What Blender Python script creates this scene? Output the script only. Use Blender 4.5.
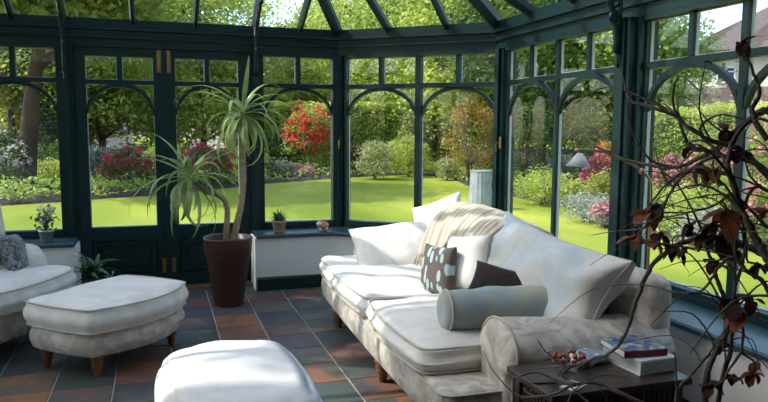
import bpy, math, random
import numpy as np
from mathutils import Matrix, Vector, noise

for o in list(bpy.data.objects): bpy.data.objects.remove(o)
scene = bpy.context.scene
col = scene.collection
PI = math.pi

# ------------------------------------------------------------------ camera
F_PX, PITCH, ROLL, YAW = 690.0, 0.1054, 0.0058, 0.3155
cam_d = bpy.data.cameras.new('camera'); cam = bpy.data.objects.new('camera', cam_d); col.objects.link(cam)
cam_d.sensor_fit = 'HORIZONTAL'; cam_d.sensor_width = 36.0; cam_d.lens = F_PX / 768 * 36.0
cam_d.clip_start = 0.05; cam_d.clip_end = 400
def _cam_matrix():
    cp, sp, cr, sr, c, s = math.cos(PITCH), math.sin(PITCH), math.cos(ROLL), math.sin(ROLL), math.cos(YAW), math.sin(YAW)
    rot = lambda d: Vector((c*d[0]+s*d[1], -s*d[0]+c*d[1], d[2]))
    r = rot((cr, sp*sr, cp*sr)); u = rot((-sr, sp*cr, cp*cr)); fw = rot((0, cp, -sp))
    m = Matrix((r, u, -fw)).transposed().to_4x4(); m.translation = (0, 0, 1.5)
    return m
cam.matrix_world = _cam_matrix()
scene.camera = cam

# ------------------------------------------------------------------ light
SUN_AZ = math.atan2(0.27, -0.963)          # direction towards the sun, in plan
SUN_EL = math.radians(47)
world = bpy.data.worlds.new('world'); scene.world = world; world.use_nodes = True
nt = world.node_tree; nt.nodes.clear()
out = nt.nodes.new('ShaderNodeOutputWorld'); bg = nt.nodes.new('ShaderNodeBackground'); sky = nt.nodes.new('ShaderNodeTexSky')
sky.sky_type = 'NISHITA'; sky.sun_disc = False; sky.sun_elevation = SUN_EL; sky.sun_rotation = PI/2 - SUN_AZ
sky.air_density = 1.0; sky.dust_density = 2.0; sky.ozone_density = 1.0
bg.inputs['Strength'].default_value = 0.42
nt.links.new(sky.outputs[0], bg.inputs[0]); nt.links.new(bg.outputs[0], out.inputs[0])
sd = bpy.data.lights.new('sun', 'SUN'); sun = bpy.data.objects.new('sun', sd); col.objects.link(sun)
sd.energy = 4.4; sd.angle = math.radians(0.6); sd.color = (1.0, 0.95, 0.86)
S = Vector((math.cos(SUN_AZ)*math.cos(SUN_EL), math.sin(SUN_AZ)*math.cos(SUN_EL), math.sin(SUN_EL)))
sun.rotation_euler = S.to_track_quat('Z', 'Y').to_euler(); sun.location = (-6, 14, 20)
vs = scene.view_settings
vs.view_transform = 'Standard'; vs.look = 'None'; vs.gamma = 1.0; vs.use_curve_mapping = False; vs.exposure = 0.2
scene.cycles.transparent_max_bounces = 24
scene.cycles.max_bounces = 10

# ------------------------------------------------------------------ materials
def new_mat(name):
    m = bpy.data.materials.new(name); m.use_nodes = True
    nt = m.node_tree; b = nt.nodes['Principled BSDF']
    return m, nt, b
def plain(name, c, rough=0.5, metal=0.0, spec=0.5):
    m, nt, b = new_mat(name)
    b.inputs['Base Color'].default_value = (*c, 1); b.inputs['Roughness'].default_value = rough
    b.inputs['Metallic'].default_value = metal; b.inputs['Specular IOR Level'].default_value = spec
    return m
def noisy(name, c1, c2, scale=8, rough=0.6, bump=0.0, bscale=None, lo=0.35, hi=0.65, stretch=(1,1,1), spec=0.5, detail=4, metal=0):
    m, nt, b = new_mat(name); N = nt.nodes; L = nt.links
    tc = N.new('ShaderNodeTexCoord'); mp = N.new('ShaderNodeMapping'); mp.inputs['Scale'].default_value = stretch
    L.new(tc.outputs['Object'], mp.inputs[0])
    n = N.new('ShaderNodeTexNoise'); n.inputs['Scale'].default_value = scale; n.inputs['Detail'].default_value = detail
    L.new(mp.outputs[0], n.inputs['Vector'])
    r = N.new('ShaderNodeValToRGB'); r.color_ramp.elements[0].position = lo; r.color_ramp.elements[1].position = hi
    r.color_ramp.elements[0].color = (*c1, 1); r.color_ramp.elements[1].color = (*c2, 1)
    L.new(n.outputs['Fac'], r.inputs[0]); L.new(r.outputs[0], b.inputs['Base Color'])
    b.inputs['Roughness'].default_value = rough; b.inputs['Specular IOR Level'].default_value = spec; b.inputs['Metallic'].default_value = metal
    if bump:
        n2 = N.new('ShaderNodeTexNoise'); n2.inputs['Scale'].default_value = bscale or scale*3; n2.inputs['Detail'].default_value = 5
        L.new(mp.outputs[0], n2.inputs['Vector'])
        bp = N.new('ShaderNodeBump'); bp.inputs['Strength'].default_value = bump; bp.inputs['Distance'].default_value = 0.02
        L.new(n2.outputs['Fac'], bp.inputs['Height']); L.new(bp.outputs[0], b.inputs['Normal'])
    return m
def leafy(name, c1, c2, trans=0.4, rough=0.45, scale=1.5):
    m = bpy.data.materials.new(name); m.use_nodes = True
    nt = m.node_tree; N = nt.nodes; L = nt.links; N.clear()
    o = N.new('ShaderNodeOutputMaterial'); tc = N.new('ShaderNodeTexCoord'); n = N.new('ShaderNodeTexNoise')
    n.inputs['Scale'].default_value = scale; n.inputs['Detail'].default_value = 6; L.new(tc.outputs['Object'], n.inputs['Vector'])
    r = N.new('ShaderNodeValToRGB'); r.color_ramp.elements[0].position = .36; r.color_ramp.elements[1].position = .64
    r.color_ramp.elements[0].color = (*c1, 1); r.color_ramp.elements[1].color = (*c2, 1); L.new(n.outputs['Fac'], r.inputs[0])
    p = N.new('ShaderNodeBsdfPrincipled'); p.inputs['Roughness'].default_value = rough; L.new(r.outputs[0], p.inputs['Base Color'])
    t = N.new('ShaderNodeBsdfTranslucent'); L.new(r.outputs[0], t.inputs['Color'])
    mx = N.new('ShaderNodeMixShader'); mx.inputs[0].default_value = trans
    L.new(p.outputs[0], mx.inputs[1]); L.new(t.outputs[0], mx.inputs[2]); L.new(mx.outputs[0], o.inputs[0])
    return m
def glass_mat(name, tint=(.97,.99,.98), refl=0.5):
    m = bpy.data.materials.new(name); m.use_nodes = True
    nt = m.node_tree; N = nt.nodes; L = nt.links; N.clear()
    o = N.new('ShaderNodeOutputMaterial'); t = N.new('ShaderNodeBsdfTransparent'); t.inputs[0].default_value = (*tint, 1)
    g = N.new('ShaderNodeBsdfGlossy'); g.inputs['Roughness'].default_value = 0.02
    fr = N.new('ShaderNodeLayerWeight'); fr.inputs['Blend'].default_value = .5
    pw = N.new('ShaderNodeMath'); pw.operation = 'POWER'; pw.inputs[1].default_value = 5; L.new(fr.outputs['Facing'], pw.inputs[0])
    ml = N.new('ShaderNodeMath'); ml.operation = 'MULTIPLY_ADD'; ml.inputs[1].default_value = refl; ml.inputs[2].default_value = .025; L.new(pw.outputs[0], ml.inputs[0])
    mx = N.new('ShaderNodeMixShader'); L.new(ml.outputs[0], mx.inputs[0]); L.new(t.outputs[0], mx.inputs[1]); L.new(g.outputs[0], mx.inputs[2])
    L.new(mx.outputs[0], o.inputs[0])
    return m
def slate_mat():
    m, nt, b = new_mat('slate'); N = nt.nodes; L = nt.links
    tc = N.new('ShaderNodeTexCoord'); oi = N.new('ShaderNodeObjectInfo')
    def ramp(cols):
        r = N.new('ShaderNodeValToRGB'); r.color_ramp.interpolation = 'CONSTANT'; e = r.color_ramp.elements
        while len(e) < len(cols): e.new(0.5)
        for i, c in enumerate(cols): e[i].position = i/len(cols); e[i].color = (*c, 1)
        return r
    r1 = ramp([(0.055,0.066,0.066),(0.090,0.058,0.055),(0.063,0.082,0.074),(0.137,0.066,0.048),(0.074,0.059,0.069),(0.111,0.100,0.079),(0.048,0.058,0.069),(0.168,0.079,0.058),(0.079,0.090,0.076)])
    r2 = ramp([(0.063,0.084,0.090),(0.211,0.100,0.053),(0.079,0.090,0.074),(0.053,0.063,0.074),(0.158,0.094,0.074),(0.094,0.074,0.084),(0.253,0.126,0.053),(0.063,0.074,0.063)])
    L.new(oi.outputs['Random'], r1.inputs[0])
    m2 = N.new('ShaderNodeMath'); m2.operation = 'MULTIPLY'; m2.inputs[1].default_value = 7.31; L.new(oi.outputs['Random'], m2.inputs[0])
    fr = N.new('ShaderNodeMath'); fr.operation = 'FRACT'; L.new(m2.outputs[0], fr.inputs[0]); L.new(fr.outputs[0], r2.inputs[0])
    cv = N.new('ShaderNodeVectorMath'); cv.operation = 'ADD'
    sc = N.new('ShaderNodeMath'); sc.operation = 'MULTIPLY'; sc.inputs[1].default_value = 40.0; L.new(oi.outputs['Random'], sc.inputs[0])
    L.new(tc.outputs['Object'], cv.inputs[0]); L.new(sc.outputs[0], cv.inputs[1])
    n = N.new('ShaderNodeTexNoise'); n.inputs['Scale'].default_value = 3.2; n.inputs['Detail'].default_value = 6; n.inputs['Distortion'].default_value = .8; L.new(cv.outputs[0], n.inputs['Vector'])
    rm = N.new('ShaderNodeValToRGB'); rm.color_ramp.elements[0].position = .47; rm.color_ramp.elements[1].position = .58; L.new(n.outputs['Fac'], rm.inputs[0])
    mx = N.new('ShaderNodeMixRGB'); L.new(rm.outputs[0], mx.inputs[0]); L.new(r1.outputs[0], mx.inputs[1]); L.new(r2.outputs[0], mx.inputs[2])
    L.new(mx.outputs[0], b.inputs['Base Color']); b.inputs['Roughness'].default_value = .55; b.inputs['Specular IOR Level'].default_value = .32
    n3 = N.new('ShaderNodeTexNoise'); n3.inputs['Scale'].default_value = 14; n3.inputs['Detail'].default_value = 6; L.new(cv.outputs[0], n3.inputs['Vector'])
    bp = N.new('ShaderNodeBump'); bp.inputs['Strength'].default_value = .35; bp.inputs['Distance'].default_value = .015
    L.new(n3.outputs['Fac'], bp.inputs['Height']); L.new(bp.outputs[0], b.inputs['Normal'])
    return m
def fabric(name, c1, c2, scale=5, weave=220):
    m, nt, b = new_mat(name); N = nt.nodes; L = nt.links
    tc = N.new('ShaderNodeTexCoord'); n = N.new('ShaderNodeTexNoise'); n.inputs['Scale'].default_value = scale; n.inputs['Detail'].default_value = 3
    n.inputs['Distortion'].default_value = 1.2
    L.new(tc.outputs['Object'], n.inputs['Vector'])
    r = N.new('ShaderNodeValToRGB'); r.color_ramp.elements[0].position = .4; r.color_ramp.elements[1].position = .6
    r.color_ramp.elements[0].color = (*c1, 1); r.color_ramp.elements[1].color = (*c2, 1)
    L.new(n.outputs['Fac'], r.inputs[0]); L.new(r.outputs[0], b.inputs['Base Color'])
    b.inputs['Roughness'].default_value = .9; b.inputs['Specular IOR Level'].default_value = .2
    b.inputs['Sheen Weight'].default_value = .15
    w = N.new('ShaderNodeTexNoise'); w.inputs['Scale'].default_value = weave; L.new(tc.outputs['Object'], w.inputs['Vector'])
    w2 = N.new('ShaderNodeTexNoise'); w2.inputs['Scale'].default_value = 9; w2.inputs['Detail'].default_value = 2; L.new(tc.outputs['Object'], w2.inputs['Vector'])
    ad = N.new('ShaderNodeMath'); ad.operation = 'MULTIPLY_ADD'; ad.inputs[1].default_value = .06; L.new(w.outputs['Fac'], ad.inputs[0]); L.new(w2.outputs['Fac'], ad.inputs[2])
    bp = N.new('ShaderNodeBump'); bp.inputs['Strength'].default_value = .35; bp.inputs['Distance'].default_value = .03
    L.new(ad.outputs[0], bp.inputs['Height']); L.new(bp.outputs[0], b.inputs['Normal'])
    return m

MAT = {
 'frame': plain('dark_green_paint', (.004,.023,.025), .42, 0, .35),
 'sill': plain('sill_paint', (.020,.058,.070), .33),
 'cream': noisy('cream_wall_paint', (.80,.79,.76), (.84,.83,.80), 2, .8),
 'house_wall': noisy('dim_green_plaster', (.26,.27,.25), (.30,.31,.285), 2, .85),
 'glass': glass_mat('window_glass'),
 'roofglass': glass_mat('roof_glass', (.95,.98,.97), .5),
 'grout': noisy('grout', (.42,.39,.34), (.52,.48,.42), 20, .9),
 'slate': slate_mat(),
 'brass': plain('brass', (.36,.23,.10), .38, 1.0),
 'threshold': noisy('threshold_wood', (.16,.08,.035), (.24,.13,.06), 6, .5, stretch=(1,8,8)),
 'linen': fabric('cream_linen', (.66,.615,.55), (.75,.705,.64)),
 'linen_white': fabric('white_linen', (.70,.67,.63), (.78,.75,.71)),
 'linen_damask': fabric('damask_linen', (.40,.345,.285), (.60,.545,.48), 9),
 'linen_blue': fabric('blue_tinged_linen', (.60,.565,.51), (.45,.495,.52), 2.6),
 'bolster': fabric('pale_teal_damask', (.30,.36,.37), (.38,.37,.30), 7),
 'dark_pillow': fabric('dark_brown_velvet', (.020,.014,.012), (.03,.022,.019), 6),
 'piping': fabric('piping_cord', (.46,.41,.35), (.52,.47,.40)),
 'wood_leg': noisy('turned_wood', (.15,.058,.020), (.24,.10,.04), 7, .35, stretch=(1,1,4)),
 'dark_wood': noisy('dark_wood', (.028,.018,.014), (.055,.036,.026), 6, .3, stretch=(1,8,8)),
 'pot_brown': noisy('brown_glazed_pot', (.050,.022,.014), (.085,.036,.022), 4, .38),
 'edge_strip': plain('pale_edge_strip', (.50,.56,.55), .5),
 'soil': noisy('soil', (.022,.017,.012), (.042,.032,.024), 14, .95, .6),
 'terracotta': noisy('terracotta', (.34,.19,.13), (.46,.30,.22), 9, .85),
 'galv': plain('galvanised_metal', (.42,.45,.46), .4, .9),
 'yucca': leafy('yucca_leaf', (.13,.22,.06), (.36,.42,.17), .32, .35, 4),
 'yucca_stem': noisy('yucca_stem', (.22,.15,.09), (.36,.27,.18), 22, .85, .5),
 'houseplant': leafy('houseplant_leaf', (.045,.11,.04), (.09,.19,.06), .3, .35, 5),
 'lawn': noisy('lawn', (.115,.175,.016), (.36,.40,.065), .35, .9, .5, 60, .30, .70, (1,.35,1), .1),
 'bark': noisy('bark', (.075,.045,.030), (.14,.09,.062), 5, .9, .8, 9, stretch=(1,1,.25)),
 'old_bark': noisy('old_bark', (.045,.028,.020), (.09,.055,.038), 5, .95, .9, 9, stretch=(1,1,.25)),
 'branch': noisy('dried_twig', (.070,.050,.040), (.13,.10,.082), 20, .7, .3),
 'petal_dark': leafy('dried_petal_dark', (.032,.008,.007), (.075,.016,.011), .25, .7, 25),
 'petal_rust': leafy('dried_petal_rust', (.20,.045,.016), (.36,.11,.035), .3, .7, 25),
}

# ------------------------------------------------------------------ helpers
def tag(o, label=None, cat=None, group=None, kind=None):
    if label: o['label'] = label
    if cat: o['category'] = cat
    if group: o['group'] = group
    if kind: o['kind'] = kind
    return o
def thing(name, label, cat, loc=(0,0,0), rz=0.0, group=None, kind=None):
    o = bpy.data.objects.new(name, None); col.objects.link(o); o.empty_display_size = .1
    o.location = loc; o.rotation_euler = (0, 0, rz)
    return tag(o, label, cat, group, kind)
def link_mesh(name, me, mat=None, parent=None):
    o = bpy.data.objects.new(name, me); col.objects.link(o)
    if mat is not None and not me.materials: me.materials.append(mat)
    if parent is not None: o.parent = parent
    return o
class MB:
    def __init__(s): s.v = []; s.f = []
    def add(s, v, f):
        k = len(s.v); s.v += [tuple(p) for p in v]; s.f += [tuple(i+k for i in q) for q in f]; return s
    def box(s, x0, x1, y0, y1, z0, z1):
        return s.add([(x0,y0,z0),(x1,y0,z0),(x1,y1,z0),(x0,y1,z0),(x0,y0,z1),(x1,y0,z1),(x1,y1,z1),(x0,y1,z1)],
                     [(0,3,2,1),(4,5,6,7),(0,1,5,4),(1,2,6,5),(2,3,7,6),(3,0,4,7)])
    def prism(s, poly, z0, z1):
        n = len(poly)
        return s.add([(x,y,z0) for x,y in poly]+[(x,y,z1) for x,y in poly],
                     [tuple(range(n-1,-1,-1)), tuple(range(n,2*n))]+[(i,(i+1)%n,n+(i+1)%n,n+i) for i in range(n)])
    def tube(s, pts, r, n=6, closed=False):
        P = [Vector(p) for p in pts]; m = len(P)
        R = [r]*m if not hasattr(r, '__len__') else r
        ref = None; v = []; f = []
        for i, p in enumerate(P):
            a = P[(i-1) % m] if closed or i > 0 else P[0]; b = P[(i+1) % m] if closed or i < m-1 else P[-1]
            d = (b-a).normalized()
            if ref is None: ref = Vector((0,0,1)) if abs(d.z) < .9 else Vector((1,0,0))
            x = d.cross(ref)
            if x.length < 1e-6: x = d.orthogonal()
            x.normalize(); ref = x.cross(d).normalized(); y = ref
            for k in range(n):
                t = 2*PI*k/n; v.append(p + (x*math.cos(t)+y*math.sin(t))*R[i])
        for i in range(m if closed else m-1):
            j = (i+1) % m
            for k in range(n):
                k2 = (k+1) % n; f.append((i*n+k, j*n+k, j*n+k2, i*n+k2))
        if not closed: f.append(tuple(range(n))); f.append(tuple((m-1)*n+k for k in range(n-1,-1,-1)))
        return s.add(v, f)
    def lathe(s, prof, n=20, c=(0,0,0)):
        v = []; f = []; m = len(prof)
        for r, z in prof:
            for k in range(n):
                t = 2*PI*k/n; v.append((c[0]+r*math.cos(t), c[1]+r*math.sin(t), c[2]+z))
        for i in range(m-1):
            for k in range(n):
                k2 = (k+1) % n; f.append((i*n+k, i*n+k2, (i+1)*n+k2, (i+1)*n+k))
        f.append(tuple(range(n-1,-1,-1))); f.append(tuple((m-1)*n+k for k in range(n)))
        return s.add(v, f)
    def xf(s, M):
        s.v = [tuple(M @ Vector(p)) for p in s.v]; return s
    def mesh(s, name, smooth=False):
        me = bpy.data.meshes.new(name); me.from_pydata(s.v, [], s.f); me.update()
        if smooth: me.polygons.foreach_set('use_smooth', [True]*len(me.polygons))
        return me
    def build(s, name, mat, parent=None, smooth=False, org=None):
        if org is not None: s.v = [(p[0]-org[0], p[1]-org[1], p[2]-org[2]) for p in s.v]
        return link_mesh(name, s.mesh(name, smooth), mat, parent)
def spline(pts, sub=6):
    P = [np.array(p, float) for p in pts]; out = []
    for i in range(len(P)-1):
        p0 = P[max(i-1,0)]; p1 = P[i]; p2 = P[i+1]; p3 = P[min(i+2, len(P)-1)]
        for k in range(sub):
            t = k/sub
            out.append(tuple(.5*((2*p1)+(-p0+p2)*t+(2*p0-5*p1+4*p2-p3)*t*t+(-p0+3*p1-3*p2+p3)*t**3)))
    out.append(tuple(P[-1])); return out
def wob(p, sc, amp, seed=0.0):
    return noise.noise(Vector((p[0]*sc+seed, p[1]*sc-seed, p[2]*sc+2*seed)))*amp
def rbox(c, size, r, bulge=(0,0,0), n=12, nz=0.0, nsc=6, seed=1.3):
    """a padded block: rounded edges, bulging faces, a little uneven"""
    idx = {}; v = []; f = []; h = [s/2 for s in size]
    def vert(p):
        key = tuple(round(x, 5) for x in p)
        if key in idx: return idx[key]
        P = [p[i]*h[i] for i in range(3)]; q = [max(-(h[i]-r), min(h[i]-r, P[i])) for i in range(3)]
        # warp so that the outer grid line feeds the rounded edge
        d = Vector([P[i]-q[i] for i in range(3)])
        if d.length > 1e-9:
            d = d.normalized()*r
        Q = [q[i]+d[i] for i in range(3)]
        u = [p[i] for i in range(3)]
        for i in range(3):
            a, b = (i+1) % 3, (i+2) % 3
            Q[i] += bulge[i]*u[i]*max(0, 1-u[a]**2)*max(0, 1-u[b]**2)
        if nz:
            w = wob(Q, nsc, nz, seed); nn = Vector(Q)
            Q = [Q[i]+w*(1 if u[i] > .5 else -1 if u[i] < -.5 else 0) for i in range(3)]
        idx[key] = len(v); v.append((c[0]+Q[0], c[1]+Q[1], c[2]+Q[2])); return idx[key]
    # non-uniform grid, finer at the edges
    g = [math.copysign(1-(1-abs(t))**1.6, t) for t in [2*i/n-1 for i in range(n+1)]]
    for ax in range(3):
        a, b = (ax+1) % 3, (ax+2) % 3
        for sgn in (-1, 1):
            for i in range(n):
                for j in range(n):
                    q = []
                    for (x, y) in ((g[i],g[j]),(g[i+1],g[j]),(g[i+1],g[j+1]),(g[i],g[j+1])):
                        p = [0,0,0]; p[ax] = sgn; p[a] = x; p[b] = y; q.append(vert(p))
                    f.append(tuple(q if sgn > 0 else q[::-1]))
    return v, f
def pillow(w, h, t, n=18, seed=0.0, ear=.10, wr=.012):
    v = []; f = []
    for side in (1, -1):
        k = len(v)
        for i in range(n+1):
            for j in range(n+1):
                a = math.sin((i/n-.5)*PI); b = math.sin((j/n-.5)*PI)
                x = w/2*a*(1-ear*(1-b*b)*a*a); y = h/2*b*(1-ear*(1-a*a)*b*b)
                th = t/2*((1-a*a)*(1-b*b))**.36
                if 0 < i < n and 0 < j < n: th += wob((x, y, side), 7, wr, seed)
                v.append((x, y, side*max(th, .0)))
        for i in range(n):
            for j in range(n):
                q = (k+i*(n+1)+j, k+(i+1)*(n+1)+j, k+(i+1)*(n+1)+j+1, k+i*(n+1)+j+1)
                f.append(q if side > 0 else q[::-1])
    return v, f
def pillow_rim(w, h, n=40, ear=.10):
    pts = []
    for (a0, b0, a1, b1) in ((-1,-1,1,-1),(1,-1,1,1),(1,1,-1,1),(-1,1,-1,-1)):
        for k in range(n//4):
            t = k/(n//4); a = a0+(a1-a0)*t; b = b0+(b1-b0)*t
            pts.append((w/2*a*(1-ear*(1-b*b)*a*a), h/2*b*(1-ear*(1-a*a)*b*b), 0))
    return pts
def frame_mat(c, nrm, up):
    z = Vector(nrm).normalized(); y = Vector(up); y = (y-z*y.dot(z)).normalized(); x = y.cross(z)
    M = Matrix((x, y, z)).transposed().to_4x4(); M.translation = c; return M
def round_rect(x0, x1, y0, y1, r, bow=(0,0,0,0), n=6, m=8):
    """closed outline; bow = how far each side (bottom, right, top, left) swells outwards"""
    cs = [(x0+r,y0+r,PI),(x1-r,y0+r,1.5*PI),(x1-r,y1-r,0),(x0+r,y1-r,.5*PI)]; nor = [(0,-1),(1,0),(0,1),(-1,0)]
    out = []
    for i, (cx, cy, a0) in enumerate(cs):
        for k in range(n+1):
            a = a0+PI/2*k/n; out.append((cx+r*math.cos(a), cy+r*math.sin(a)))
        ex, ey = out[-1]; nx_, ny_, na = cs[(i+1) % 4]; sx, sy = nx_+r*math.cos(na), ny_+r*math.sin(na)
        for k in range(1, m):
            t = k/m; b = bow[i]*math.sin(PI*t)**.8; out.append((ex+(sx-ex)*t+nor[i][0]*b, ey+(sy-ey)*t+nor[i][1]*b))
    return out
def slab(outline, z0, z1, r=.03, dome=.03, side=.012, nz=.0, seed=0):
    """upholstered slab over an outline: swelling side, rounded edges, domed top"""
    n = len(outline); cx = sum(p[0] for p in outline)/n; cy = sum(p[1] for p in outline)/n
    nor = []
    for i in range(n):
        a, b = outline[i-1], outline[(i+1) % n]; d = Vector((b[0]-a[0], b[1]-a[1])).normalized(); nor.append((d.y, -d.x))
    rings = []
    def ring(off, z): rings.append([(p[0]+q[0]*off, p[1]+q[1]*off, z) for p, q in zip(outline, nor)])
    def scl(k, z): rings.append([(cx+(p[0]-cx)*k, cy+(p[1]-cy)*k, z) for p in outline])
    scl(.5, z0); ring(-r, z0)
    for k in range(1, 4): a = PI/2*k/3; ring(-r*(1-math.sin(a)), z0+r*(1-math.cos(a)))
    for k in range(1, 5): t = k/5; ring(side*math.sin(PI*t), z0+r+(z1-z0-2*r)*t)
    for k in range(0, 4): a = PI/2*k/3; ring(-r*(1-math.cos(a)), z1-r+r*math.sin(a))
    for k in (.86, .72, .56, .4, .24, .1): scl(k, z1+dome*(1-k*k))
    v = [p for R in rings for p in R]; f = []
    if nz: v = [(p[0], p[1], p[2]+wob(p, 5, nz, seed)) if p[2] > (z0+z1)/2 else p for p in v]
    for i in range(len(rings)-1):
        for k in range(n): k2 = (k+1) % n; f.append((i*n+k, i*n+k2, (i+1)*n+k2, (i+1)*n+k))
    f.append(tuple(range(n-1,-1,-1))); f.append(tuple((len(rings)-1)*n+k for k in range(n)))
    return v, f
def sweep(poly, prof, seg=None):
    """profile (w = inward, z) carried along a plan polyline with mitred corners; inward is left of travel. Returns one (v,f) per segment"""
    P = [Vector(p) for p in poly]; nrm = []
    for i in range(len(P)-1):
        d = (P[i+1]-P[i]).normalized(); nrm.append(Vector((-d.y, d.x)))
    mit = []
    for i in range(len(P)):
        if i == 0: mit.append(nrm[0])
        elif i == len(P)-1: mit.append(nrm[-1])
        else:
            m = (nrm[i-1]+nrm[i]).normalized(); mit.append(m/max(.2, m.dot(nrm[i])))
    out = []; n = len(prof)
    for i in range(len(P)-1):
        v = [(P[k].x+mit[k].x*w, P[k].y+mit[k].y*w, z) for k in (i, i+1) for w, z in prof]
        f = [tuple(range(n)), tuple(range(2*n-1, n-1, -1))]+[(j, n+j, n+(j+1) % n, (j+1) % n) for j in range(n)]
        out.append((v, f))
    return out

# ------------------------------------------------------------------ the room
AX = 0.066                                   # axis of symmetry of the glazed end
CR, CD = Vector((2.915, 5.63)), Vector((1.70, 6.673))
CDL, CRL = Vector((2*AX-1.70, 6.673)), Vector((2*AX-2.915, 5.63))
YB = 1.88                                    # where the glazed part meets the house
HB = -1.7                                    # back wall of the house room the viewer stands in
RB, LB = Vector((2.915, YB)), Vector((2*AX-2.915, YB))
RING = [RB, CR, CD, CDL, CRL, LB]
G0 = -0.15                                   # garden level
DOOR_R, DOOR_L = 0.83, -0.70                 # edges of the door opening

# floor: a grout bed and slate tiles laid square to the back wall
fl = MB().prism([(p.x, p.y) for p in RING], -.14, -.006).build('floor', MAT['grout'])
tag(fl, 'floor of multicoloured slate tiles with pale grout lines', 'floor', kind='structure')
TP, GAP = 0.333, 0.007
tile_me = []
rt = random.Random(5)
for k in range(4):
    b = MB(); h = TP/2-GAP/2; e = .004
    dz = [rt.uniform(-.0015, .0015) for _ in range(4)]
    c4 = [(-h,-h),(h,-h),(h,h),(-h,h)]
    b.add([(x,y,-.010) for x,y in c4]+[(x,y,-.004) for x,y in c4]+[(x*(1-e/h),y*(1-e/h),dz[i]) for i,(x,y) in enumerate(c4)],
          [(3,2,1,0),(8,9,10,11)]+[(i,(i+1)%4,4+(i+1)%4,4+i) for i in range(4)]+[(4+i,4+(i+1)%4,8+(i+1)%4,8+i) for i in range(4)])
    me = b.mesh('slate_tile'); me.materials.append(MAT['slate']); tile_me.append(me)
def inside(x, y, mrg=0.0):
    if not (LB.x+mrg < x < RB.x-mrg and y < 6.673-mrg): return False
    for a, b in ((CR, CD), (CDL, CRL)):
        d = (b-a).normalized(); n = Vector((-d.y, d.x))
        if (Vector((x, y))-a).dot(n) < mrg: return False
    return True
cnt = 0
for i in range(-8, 12):
    for j in range(-20, 9):
        x = -0.618+.333*(i+.5); y = 4.195+.334*(j+.5)
        if y < 1.2 or y > 6.45 or not inside(x, y, .22) and not (DOOR_L+.1 < x < DOOR_R-.1 and y < 6.45): continue
        if x < -2.3: continue
        o = bpy.data.objects.new('slate_tile', tile_me[rt.randrange(4)]); col.objects.link(o); o.parent = fl
        o.location = (x, y, 0); o.rotation_euler = (0, 0, PI/2*rt.randrange(4)); cnt += 1
print('tiles', cnt)
b = MB().box(DOOR_L, DOOR_R, 6.50, 6.72, -.02, .022)
tag(b.build('trim_1', MAT['threshold']), 'brown wooden threshold strip under the garden doors', 'threshold', kind='structure')

# dwarf walls, skirting, sills
WD = .40                                     # sill depth in front of the glass
right_run = [RB, CR, CD, Vector((DOOR_R, 6.673))]
left_run = [Vector((DOOR_L, 6.673)), CDL, CRL, LB]
nm = {0: ('right', 'right hand'), 1: ('corner_right', 'splayed right corner'), 2: ('back_right', 'back, right of the doors'),
      10: ('back_left', 'back, left of the doors'), 11: ('corner_left', 'splayed left corner'), 12: ('left', 'left hand')}
tr = 2
for base, run in ((0, right_run), (10, left_run)):
    for i, (v, f) in enumerate(sweep(run, [(-.14, G0-.1), (WD-.03, G0-.1), (WD-.03, .484), (-.14, .484)])):
        n1, n2 = nm[base+i]
        tag(MB().add(v, f).build('wall_'+n1, MAT['cream']), 'low cream dwarf wall under the %s windows' % n2, 'wall', kind='structure')
    for i, (v, f) in enumerate(sweep(run, [(WD-.029, 0), (WD-.008, 0), (WD-.008, .105), (WD-.018, .122), (WD-.029, .122)])):
        n1, n2 = nm[base+i]
        tag(MB().add(v, f).build('baseboard_'+n1, MAT['frame']), 'dark green skirting board along the %s dwarf wall' % n2, 'skirting', kind='structure')
    for i, (v, f) in enumerate(sweep(run, [(-.05, .485), (WD, .485), (WD+.012, .495), (WD+.012, .512), (WD, .522), (-.05, .522)])):
        n1, n2 = nm[base+i]
        tag(MB().add(v, f).build('trim_%d' % tr, MAT['sill']), 'dark teal painted window sill on the %s wall' % n2, 'sill', kind='structure'); tr += 1
# end boards of the dwarf wall beside the doors
for x0, x1, w in ((DOOR_R-.012, DOOR_R, 'right'), (DOOR_L, DOOR_L+.012, 'left')):
    tag(MB().box(x0, x1, 6.30, 6.62, 0.0, .484).build('trim_%d' % tr, MAT['cream']), 'cream end face of the dwarf wall on the %s of the doors' % w, 'trim', kind='structure'); tr += 1

# eaves beam: three boards with ledges between
prof = [(-.13, 2.195), (.055, 2.195), (.055, 2.265), (.080, 2.268), (.080, 2.279), (.062, 2.284), (.062, 2.335), (.092, 2.339), (.092, 2.352), (.072, 2.357), (.072, 2.435), (-.13, 2.435)]
for i, (v, f) in enumerate(sweep(RING, prof)):
    w = ['right wall', 'splayed right corner', 'back wall', 'splayed left corner', 'left wall'][i]
    tag(MB().add(v, f).build('trim_%d' % tr, MAT['frame']), 'dark green stepped eaves beam above the %s' % w, 'beam', kind='structure'); tr += 1

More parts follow.
